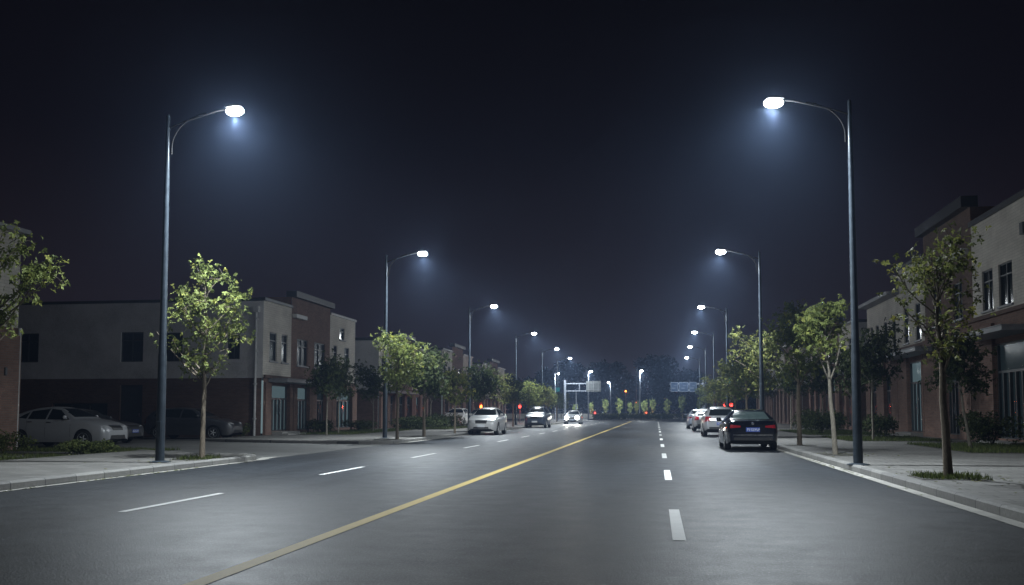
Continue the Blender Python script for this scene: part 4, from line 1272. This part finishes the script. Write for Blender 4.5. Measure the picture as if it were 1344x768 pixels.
def make_car(loc, rz, P, paint, label, group, on=False, rear_glass='carglass', plate='plate_blue', plate_front=True, cat="car", name="parked_car", detail=True):
    root = empty(name, loc, rz, label, cat, group)
    vs, fs = car_body(P)
    bvh = BVHTree.FromPolygons([Vector(v) for v in vs], fs)
    L = P['L']
    b = MB(); b.add(vs, fs)
    body = b.build("body", paint, root, smooth=38)
    Y = lambda s: L / 2 - s
    # dark floor between the wheels and wheel housings
    u = MB(); u.box((0, 0, .36), (P['W'][4][1] * 2 * .80, L * .90, .26)); u.box((0, 0, .245), (P['W'][4][1] * 2 * .7, L * .84, .08))
    u.build("underbody", M['black'], root)
    # glazing
    z0, z1 = P['ws'][0]; w0, w1 = P['ws'][1]
    decal(bvh, [(-w0, z0), (w0, z0), (w1, z1), (-w1, z1)], 'y', 1, n=10).build("windscreen", M['carglass'], root, smooth=180)
    z0, z1 = P['rw'][0]; w0, w1 = P['rw'][1]
    decal(bvh, [(-w0, z0), (w0, z0), (w1, z1), (-w1, z1)], 'y', -1, n=10).build("rear_window", M[rear_glass], root, smooth=180)
    for sg in (-1, 1):
        for q in P['side']:
            decal(bvh, [(Y(s), z) for s, z in q], 'x', sg).build("side_window", M['carglass'], root, smooth=180)
    # lights
    (a, c), (d, e) = P['hl']
    for sg in (-1, 1):
        q = [(sg * a, d + .02), (sg * c, d + .05), (sg * (c + .02), e), (sg * (a + .08), e - .035)]
        decal(bvh, q, 'y', 1, .008).build("headlight", M['lamp_on'] if on else M['lamp_clear'], root, smooth=180)
    (a, c), (d, e) = P['tl']
    for sg in (-1, 1):
        q = [(sg * a, d + .03), (sg * c, d), (sg * (c - .02), e), (sg * a, e - .03)]
        decal(bvh, q, 'y', -1, .009).build("taillight", M['lamp_red'], root, smooth=180)
    # grille, intake
    zg = (P['hl'][1][0] + P['hl'][1][1]) / 2
    decal(bvh, [(-.30, zg - .12), (.30, zg - .12), (.34, zg + .035), (-.34, zg + .035)], 'y', 1, .006).build("grille", M['black'], root)
    decal(bvh, [(-.34, zg + .04), (.34, zg + .04), (.34, zg + .058), (-.34, zg + .058)], 'y', 1, .010).build("grille_trim", M['chrome'], root)
    decal(bvh, [(-.46, .30), (.46, .30), (.40, .44), (-.40, .44)], 'y', 1, .006).build("air_intake", M['black'], root)
    zl = P['zb'][-1][1]
    decal(bvh, [(-.60, zl + .01), (.60, zl + .01), (.60, zl + .10), (-.60, zl + .10)], 'y', -1, .006).build("rear_valance", M['black'], root)
    # plates
    zp = P['rp'][0]
    for sg, zc in ((-1, zp), (1, .50)):
        if sg == 1 and not plate_front: continue
        hit, nrm, _, _ = bvh.ray_cast(Vector((0, sg * 5, zc)), Vector((0, -sg, 0)))
        if hit is None: continue
        yb = hit.y + sg * .018
        p = MB(); p.box((0, yb, zc), (.44, .014, .14)); po = p.build("number_plate", M[plate], root)
        mk = MB(); rn = random.Random(int(L * 100) + sg)
        for i in range(7):
            xx = -.17 + i * .055 + (.02 if i > 1 else 0)
            mk.box((xx, yb + sg * .009, zc), (.012, .004, .085)); mk.box((xx + .014, yb + sg * .0095, zc + rn.choice((-.035, 0, .035))), (.028, .004, .014)); mk.box((xx + .026, yb + sg * .0092, zc + rn.choice((-.02, .02))), (.01, .004, .045))
        mk.build("plate_marks", M['plate_mark'], po)
    # mirrors
    sm = P['side'][0][0]
    for sg in (-1, 1):
        hit, nrm, _, _ = bvh.ray_cast(Vector((sg * 3, Y(sm[0] + .12), sm[1] + .03)), Vector((-sg, 0, 0)))
        if hit is None: continue
        m_ = MB(); m_.box((hit.x + sg * .13, hit.y, hit.z + .06), (.17, .10, .13), bevel=.04); m_.box((hit.x + sg * .04, hit.y, hit.z + .015), (.10, .05, .03), bevel=.01)
        m_.build("wing_mirror", paint, root, smooth=50)
    if detail:
        for sg in (-1, 1):
            for q in P['side'][:2]:
                yy, zz = Y(q[1][0] - .10), q[1][1] - .10
                hit, nrm, _, _ = bvh.ray_cast(Vector((sg * 3, yy, zz)), Vector((-sg, 0, 0)))
                h_ = MB(); h_.box((hit.x + sg * .012, yy, zz), (.03, .18, .028), bevel=.01); h_.build("door_handle", M['chrome'], root)
        # door shut lines as thin dark strips on the flanks
        sl = MB()
        for sg in (-1, 1):
            for s_ in (P['side'][0][0][0] - .08, P['side'][0][1][0] + .035, P['side'][1][1][0] + .02):
                for t_ in (decal(bvh, [(Y(s_), .30), (Y(s_ + .009), .30), (Y(s_ + .009), P['side'][0][0][1] - .03), (Y(s_), P['side'][0][0][1] - .03)], 'x', sg, .003, 5),):
                    sl.add(t_.v, t_.f)
        sl.build("door_gap", M['black'], root)
        bd = MB()
        hit, nrm, _, _ = bvh.ray_cast(Vector((0, -5, zp + .19)), Vector((0, 1, 0)))
        if hit is not None:
            bd.lathe([(.045, 0), (.045, .012), (.03, .018)], 14, Matrix.Translation(hit) @ Matrix.Rotation(R(90), 4, 'X'))
            bd.build("badge", M['chrome'], root, smooth=40)
    # wheels
    t, r, dk = wheel_meshes(P['R'])
    for s_ in (P['wf'], P['wr']):
        for sg in (-1, 1):
            W = interp(P['W'], s_)
            Mt = Matrix.Translation((sg * (W - .125), Y(s_), P['R'])) @ Matrix.Rotation(0 if sg > 0 else PI, 4, 'Z')
            def tr(mb):
                q = MB(); q.add([tuple(Mt @ Vector(v)) for v in mb.v], mb.f); return q
            w_ = tr(dk).build("wheel", M['black'], root)
            tr(t).build("tyre", M['tyre'], w_, smooth=40)
            tr(r).build("rim", M['alloy'], w_, smooth=40)
    return root

PT = dict(black=m_carpaint("paint_black", (.005, .006, .012), dust=.05, rough=.1), silver=m_carpaint("paint_silver", (.50, .51, .53), metal=.35), white=m_carpaint("paint_white", (.68, .68, .68)),
          grey=m_carpaint("paint_grey", (.40, .41, .43), metal=.1), navy=m_carpaint("paint_navy", (.05, .075, .12)), dark=m_carpaint("paint_dark_grey", (.05, .052, .058)),
          paleblue=m_carpaint("paint_pale_blue", (.34, .40, .50)), offwhite=m_carpaint("paint_off_white", (.45, .46, .47)))
PK = "cars parked along the right kerb"
PL = "cars standing along the left kerb"
PY = "cars in the left parking yard"
SUV = sc(HATCH, 1.12, 1.06, 1.02)
FWD = 0.   # local +Y is the front: away from the camera
c = make_car((3.08, 34.6, 0), 0, sc(SEDAN, .95, 1., .97), PT['black'], "black saloon seen from behind with blue number plate, nearest of the right kerb", PK, rear_glass='carglass_pale')
bt = decal(BVHTree.FromPolygons([Vector(v) for v in car_body(sc(SEDAN, .95, 1., .97))[0]], car_body(sc(SEDAN, .95, 1., .97))[1]), [(-.62, .50), (.62, .50), (.62, .525), (-.62, .525)], 'y', -1, .012)
bt.build("bumper_highlight", M['chrome'], c)  # chrome strip added as the highlight along the rear bumper
fin = MB(); fin.prism([(-.012, -.09), (.012, -.09), (.004, .09), (-.004, .09)], 1.34, 1.395); fin.build("roof_aerial", M['black'], c, loc=(0, -.75, 0))
make_car((3.28, 53.2, 0), 0, sc(HATCH, 1.05, 1.08, 1.02), PT['silver'], "silver estate car parked directly ahead of the black saloon", PK)
make_car((3.24, 66.4, 0), 0, HATCH, PT['offwhite'], "white hatchback parked between the silver estate and the pale blue car", PK)
make_car((3.2, 76.5, 0), 0, sc(SEDAN, 1.03), PT['paleblue'], "pale blue car farthest along the right kerb row", PK)
make_car((-9.5, 54.6, 0), PI, sc(SEDAN, 1.07, .95, .97), PT['white'], "white saloon facing the camera at the left kerb", PL, plate='plate_mark')
make_car((-9.5, 78.3, 0), PI, sc(SUV, 1.04, 1., 1.), PT['navy'], "dark blue off-road car facing the camera farther along the left kerb", PL, plate='plate_mark')
oc = make_car((-8.55, 101.5, 0), PI, SEDAN, PT['grey'], "oncoming car with both headlights glaring white", None, on=True, plate='plate_mark', name="oncoming_car")
make_car((-20.95, 32.3, 0), R(-93), sc(HATCH_FAST, 1., .97), PT['grey'], "silver grey hatchback parked side-on by the brick corner building", PY, plate_front=False)
make_car((-22.9, 36.4, 0), R(-93), sc(SEDAN, .98), PT['dark'], "dark saloon with bright headlamps parked behind the silver hatchback", PY)
make_car((-21.4, 42.9, 0), R(-88), sc(HATCH, 1.0, 1.02), PT['dark'], "black hatchback in deep shade against the brick end wall", PY, plate_front=False)
make_car((-16.4, 79.5, Z), R(180), HATCH, PT['white'], "white hatchback parked among the trees behind the white saloon", PY, plate='plate_mark')
make_car((-15.4, 84.5, Z), R(180), SEDAN, PT['dark'], "dark saloon parked just right of the white hatchback among the trees", PY, plate='plate_mark')
for hl in [q for q in oc.children if q.name.startswith("headlight")]:
    sg_ = 1 if sum(v.co.x for v in hl.data.vertices) > 0 else -1
    hb = MB(); hb.lathe([(.20, 0), (.19, .05), (.14, .09), (.05, .11)], 16, Matrix.Translation((sg_ * .54, 2.27, .68)) @ Matrix.Rotation(R(-90), 4, 'X'))
    hb.build("glare_disc", M['lamp_on'], hl, smooth=60)  # oversized glowing disc added for the headlight's glare
for sg in (-1, 1):
    Ld = bpy.data.lights.new("headlight_beam", 'SPOT'); Ld.energy = 700; Ld.color = (1, .95, .86); Ld.spot_size = R(48); Ld.spot_blend = .9; Ld.shadow_soft_size = .08
    lo = bpy.data.objects.new("headlight_beam", Ld); lo.location = (sg * .52, 2.42, .68); lo.rotation_euler = (R(78), 0, 0); put(lo, oc)

# ------------------------------------------------------------------ gantries, signals, signs
G1 = empty("sign_gantry", (-11.75, 126, .0), 0, "grey cantilever gantry on the left with blank backed sign panel", "road sign", "overhead sign gantries at the junction")
b = MB(); b.lathe([(.3, 0), (.3, .05), (.2, .06), (.17, 5.35), (.05, 5.42)], 12); b.build("post", M['galv'], G1, smooth=40)
b = MB()
for z_ in (4.0, 4.95): b.box((2.3, 0, z_), (4.5, .14, .14))
for x_ in (1.9, 3.3): b.box((x_, 0, 4.475), (.1, .12, .8))
b.build("arm", M['galv'], G1)
b = MB(); b.box((3.75, -.13, 4.56), (1.9, .06, 1.42), bevel=.02); sp = b.build("sign_panel", M['sign_grey'], G1)
b = MB()
for x_ in (3.15, 3.75, 4.35): b.box((x_, -.18, 4.56), (.05, .04, 1.36))
for z_ in (4.1, 5.0): b.box((3.75, -.182, z_), (1.84, .03, .06))
b.build("panel_rib", M['grey_trim'], sp)
G2 = empty("sign_gantry", (6.1, 128, .0), 0, "dark blue framed overhead sign reaching out from the right kerb trees", "road sign", "overhead sign gantries at the junction")
b = MB(); b.lathe([(.3, 0), (.3, .05), (.2, .06), (.17, 5.35), (.05, 5.42)], 12); b.build("post", M['galv'], G2, smooth=40)
b = MB()
for z_ in (4.1, 4.9): b.box((-2.2, 0, z_), (4.3, .12, .12))
b.build("arm", M['galv'], G2)
for x0, x1 in ((-4.25, -3.25), (-3.15, -1.95), (-1.85, -.9)):
    b = MB(); b.box(((x0 + x1) / 2, -.12, 4.52), (x1 - x0, .05, 1.25)); sp = b.build("sign_panel", M['sign_blue'], G2)
    b = MB(); t = .06
    for z_ in (3.93, 5.11): b.box(((x0 + x1) / 2, -.155, z_), (x1 - x0 - .06, .02, t))
    for x_ in (x0 + .06, x1 - .06): b.box((x_, -.157, 4.52), (t, .02, 1.1))
    b.build("border", M['sign_mark'], sp)
    b = MB(); b.box(((x0 + x1) / 2 - .1, -.157, 4.35), (.45, .02, .12)); b.box(((x0 + x1) / 2 + .08, -.158, 4.68), (.35, .02, .08)); b.build("sign_marks", M['sign_mark'], sp)

def signal(loc, z, mat, label, name="traffic_signal", dbl=0, mast=None, group="lit signals near the junction"):
    root = empty(name, loc, 0, label, "traffic signal", group)
    b = MB(); hgt = mast or z + .45
    b.lathe([(.12, 0), (.12, .04), (.05, .05), (.045, hgt)], 8); b.build("post", M['galv'], root, smooth=40)
    for k in range(2 if dbl else 1):
        dx = k * dbl
        h = MB(); h.box((dx, -.1, z + .12), (.30, .16, .78), bevel=.04)
        h.tube([(dx, -.18, z + .22), (dx, -.34, z + .2)], .15, 10, cap=False)
        ho = h.build("signal_head", M['black'], root)
        l = MB(); l.lathe([(.15, 0), (.14, .04), (.08, .075), (.02, .085)], 14, Matrix.Translation((dx, -.18, z)) @ Matrix.Rotation(R(90), 4, 'X')); l.build("lens", mat, ho, smooth=60)
    Ld = bpy.data.lights.new("signal_light", 'POINT'); Ld.energy = 60; Ld.shadow_soft_size = .1
    Ld.color = (1, .1, .05) if mat != M['amber_on'] else (1, .35, .08)
    lo = bpy.data.objects.new("signal_light", Ld); lo.location = (0, -.45, z); put(lo, root)
    return root
signal((-13.5, 75, Z), 1.55, M['redor_on'], "orange red signal above the white oncoming saloon's bonnet")
signal((-14.0, 100, Z), 1.7, M['red_on'], "red signal left of the dark blue off-road car")
signal((-13.9, 115, Z), 1.8, M['red_on'], "red signal above the dark blue off-road car's roof")
signal((5.75, 84, Z), 1.75, M['red_on'], "pair of red signals on a post above the silver estate", dbl=.5)
signal((-5.85, 190, 0), 5.3, M['amber_on'], "glowing orange signal on a tall thin post over the junction")
signal((-3.75, 188, 0), 3.0, M['red_on'], "tall thin mast with faint red lamp left of the junction lamp", mast=10.)
signal((-10.7, 172, 0), 1.1, M['red_on'], "low red beacon at the left end of the island hedge", name="warning_beacon")
signal((-1.75, 172, 0), 1.1, M['red_on'], "low red beacon at the right part of the island hedge", name="warning_beacon")
def post_sign(loc, z, w, h, mat, label, name="street_sign"):
    root = empty(name, loc, 0, label, "sign")
    b = MB(); b.lathe([(.06, 0), (.04, .05), (.035, z + h)], 8); b.build("post", M['galv'], root, smooth=40)
    b = MB(); b.box((0, -.05, z + h / 2), (w, .03, h), bevel=.012); b.build("sign_panel", mat, root)
post_sign((4.72, 66.5, Z), 3.05, .42, .34, M['sign_teal'], "small teal sign among the right kerb trees")
post_sign((-12.35, 123, Z), 3.7, .5, .55, M['sign_teal'], "small teal sign near the gantry post on the left")
post_sign((-12.9, 114.5, Z), 2.0, .55, .22, M['yellow_line'], "small yellow sign right of the left red signals")
b = MB(); b.lathe([(.15, 0), (.1, .05), (.07, 4.1), (.02, 4.15)], 8)
tag(b.build("steel_post", M['galv'], loc=(-10.6, 130, 0), smooth=40), "plain slim steel post right of the gantry post", "post")

# low white wall along the far side of the junction
for i, (x0, x1) in enumerate(((-34, -18.2), (-18, -10.6), (-10.4, 2), (2.2, 16))):
    b = MB(); b.prism([(x0, 186), (x1, 186), (x1, 186.3), (x0, 186.3)], .0, .85); b.prism([(x0 - .04, 185.94), (x1 + .04, 185.94), (x1 + .04, 186.36), (x0 - .04, 186.36)], .852, .95)
    tag(b.build("boundary_wall", M['white_wall']), "low pale boundary wall along the far side of the junction", "wall", "low pale wall beyond the junction")

def hedge(name, x0, x1, y0, y1, h, label, seed, n, leaf, mat):
    rnd = random.Random(seed); b = MB()
    for _ in range(n):
        x = rnd.uniform(x0, x1); y_ = rnd.uniform(y0, y1)
        hh = h * (.75 + .25 * math.sin(x * 1.7 + seed) * math.sin(y_ + x * .6))
        z_ = hh * rnd.random() ** .5
        leaf_faces(b, (x, y_, .15 + z_), leaf, rnd)
    return tag(b.build(name, M[mat]), label, "hedge")
hedge("hedge", -9.6, 2.6, 148.5, 155, .95, "low clipped hedge on the junction island", 3, 6500, .22, 'leaf_b')
hedge("hedge", 3.4, 20, 184, 185.6, .8, "low hedge along the far right side of the junction", 4, 3500, .25, 'leaf_b')

FT = "row of small lit trees beyond the junction"
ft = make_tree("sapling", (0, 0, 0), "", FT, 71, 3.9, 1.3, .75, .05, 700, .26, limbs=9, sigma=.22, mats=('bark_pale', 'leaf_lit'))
ft["category"] = "tree"
fl = [(-16.4, 3.0, .8, "faint small tree left of the gantry post beyond the junction"), (-13.2, 3.3, .8, "first small tree right of the gantry sign panel"), (-10.3, 4.0, 1., "pointed small tree left of the shortest junction lamp"),
      (-7.4, 4.1, 1., "pointed small tree right of the shortest junction lamp"), (-5.3, 3.4, .8, "small tree directly below the orange signal"), (-4.0, 3.5, .8, "yellowest small tree of the far row"),
      (-2.3, 3.7, 1., "small tree below the red mast lamp"), (-.7, 4.0, 1., "small tree at the foot of the right junction lamp"), (2.2, 4.0, 1.1, "small tree right of the junction lamp, alone on the verge"),
      (5.2, 4.7, 1.2, "largest small tree of the far row below the dark sign"), (8.6, 4.0, .9, "second small tree from the right in the far row"), (11.0, 3.7, .95, "rightmost small tree of the far row beside the pale blue car")]
for i, (x_, h_, s_, lab) in enumerate(fl):
    o = ft if i == 0 else copy_tree(ft)
    o.location = (x_ * .865, 171.5 + (i % 3) * .9, 0); o.rotation_euler = (0, 0, i * 1.3); k_ = h_ / 3.9 * .88
    o.scale = (s_ * .58, s_ * .58, k_)
    o["label"] = lab
    if i == 5:
        for ch in o.children:
            if ch.name.startswith("crown"):
                ch.data = ch.data.copy(); ch.data.materials[0] = M['leaf_c']
# tree by the gantry, lit
tree_copy(L4, (-12.6, 133.5, 0), 1., (1.1, 1.1, 1.15), "lit tree between the gantry post and the slim steel post", None)

# far dark woods: one mass nobody could count
def wood(blobs, seed, label, n, leaf):
    rnd = random.Random(seed); b = MB()
    tot = sum(q[3] * q[4] for q in blobs)
    for (x, y_, z0, rx, h) in blobs:
        lumps = [(x + rnd.uniform(-.8, .8) * rx, y_ + rnd.uniform(-5, 5), z0 + h * rnd.uniform(.15, .85), rx * rnd.uniform(.25, .5)) for _ in range(9)]
        for _ in range(int(n * rx * h / tot)):
            c = rnd.choice(lumps)
            d = Vector((rnd.gauss(0, 1), rnd.gauss(0, 1), rnd.gauss(0, 1))).normalized() * rnd.random() ** .4
            p = (c[0] + d.x * c[3], c[1] + d.y * c[3] * .7, max(.2, c[2] + d.z * c[3] * .9))
            leaf_faces(b, p, leaf, rnd)
        for _ in range(int(n * rx * h / tot * .3)):
            leaf_faces(b, (x + rnd.uniform(-1, 1) * rx, y_ + rnd.uniform(-3, 3), rnd.uniform(0, h * .6)), leaf, rnd)
    return tag(b.build("forest", M['leaf_far']), label, None, None, 'stuff')
rn = random.Random(9)
bl = []
for x_, h_ in ((-46, 12), (-36, 15), (-26, 17), (-14, 21), (-4, 20), (8, 17), (20, 15), (33, 14), (47, 13)):
    bl.append((x_, 300 + rn.uniform(-6, 6), 0, 9, h_))
wood(bl, 5, "dark distant wood rising behind the junction", 16000, 1.3)
bl = []
for x_, y_, h_ in ((-42, 140, 11), (-52, 155, 14), (-38, 170, 13), (-62, 150, 14), (-48, 190, 15), (-30, 200, 11), (-72, 180, 16)):
    bl.append((x_, y_, 0, 7, h_))
wood(bl, 6, "dark wood behind the far left buildings", 11000, .9)
bl = [(22, 150, 0, 7, 9), (30, 165, 0, 7, 11), (38, 180, 0, 8, 12), (24, 190, 0, 7, 10), (16, 205, 0, 6, 8)]
wood(bl, 7, "dark wood behind the far right buildings", 8000, .9)

# ------------------------------------------------------------------ world haze, camera, render
HAZE = .00021
w = bpy.data.worlds.new("World"); scn.world = w
w.use_nodes = True
nt = w.node_tree; nt.nodes.clear()
out = nt.nodes.new("ShaderNodeOutputWorld")
bg = nt.nodes.new("ShaderNodeBackground"); bg.inputs[0].default_value = (.01, .011, .016, 1); bg.inputs[1].default_value = .5
nt.links.new(bg.outputs[0], out.inputs["Surface"])
v1 = nt.nodes.new("ShaderNodeVolumeScatter"); v1.inputs["Color"].default_value = (.42, .60, 1, 1); v1.inputs["Density"].default_value = HAZE * 1.75; v1.inputs["Anisotropy"].default_value = .1
v2 = nt.nodes.new("ShaderNodeVolumeScatter"); v2.inputs["Color"].default_value = (.42, .60, 1, 1); v2.inputs["Density"].default_value = HAZE * 2.2; v2.inputs["Anisotropy"].default_value = .76
v3 = nt.nodes.new("ShaderNodeVolumeScatter"); v3.inputs["Color"].default_value = (.62, .78, 1, 1); v3.inputs["Density"].default_value = HAZE * .6; v3.inputs["Anisotropy"].default_value = .93
ad3 = nt.nodes.new("ShaderNodeAddShader")
ad = nt.nodes.new("ShaderNodeAddShader")
nt.links.new(v1.outputs[0], ad.inputs[0]); nt.links.new(v2.outputs[0], ad.inputs[1]); nt.links.new(ad.outputs[0], ad3.inputs[0]); nt.links.new(v3.outputs[0], ad3.inputs[1]); nt.links.new(ad3.outputs[0], out.inputs["Volume"])

f_px, VX, HZ, pitch = 1274., 861., 541., R(4)
psi = math.atan((VX - 672) / f_px)
cam = bpy.data.cameras.new("camera")
cam.sensor_width = 36.; cam.lens = f_px / 1344 * 36.
cam.shift_y = (HZ - f_px * math.tan(pitch) - 384) / 1344
cam.clip_start = .1; cam.clip_end = 3000
co = bpy.data.objects.new("camera", cam)
co.location = (0, 0, 1.25)
co.rotation_euler = (R(90) + pitch, 0, psi)
put(co)
scn.camera = co

scn.render.engine = 'CYCLES'
scn.view_settings.view_transform = 'Standard'
scn.view_settings.look = 'None'
scn.view_settings.exposure = 0
cy = scn.cycles
cy.use_denoising = True
cy.denoiser = 'OPENIMAGEDENOISE'
cy.max_bounces = 6; cy.diffuse_bounces = 2; cy.glossy_bounces = 3; cy.transmission_bounces = 4; cy.transparent_max_bounces = 10; cy.volume_bounces = 0
cy.sample_clamp_indirect = 4.
cy.use_light_tree = True
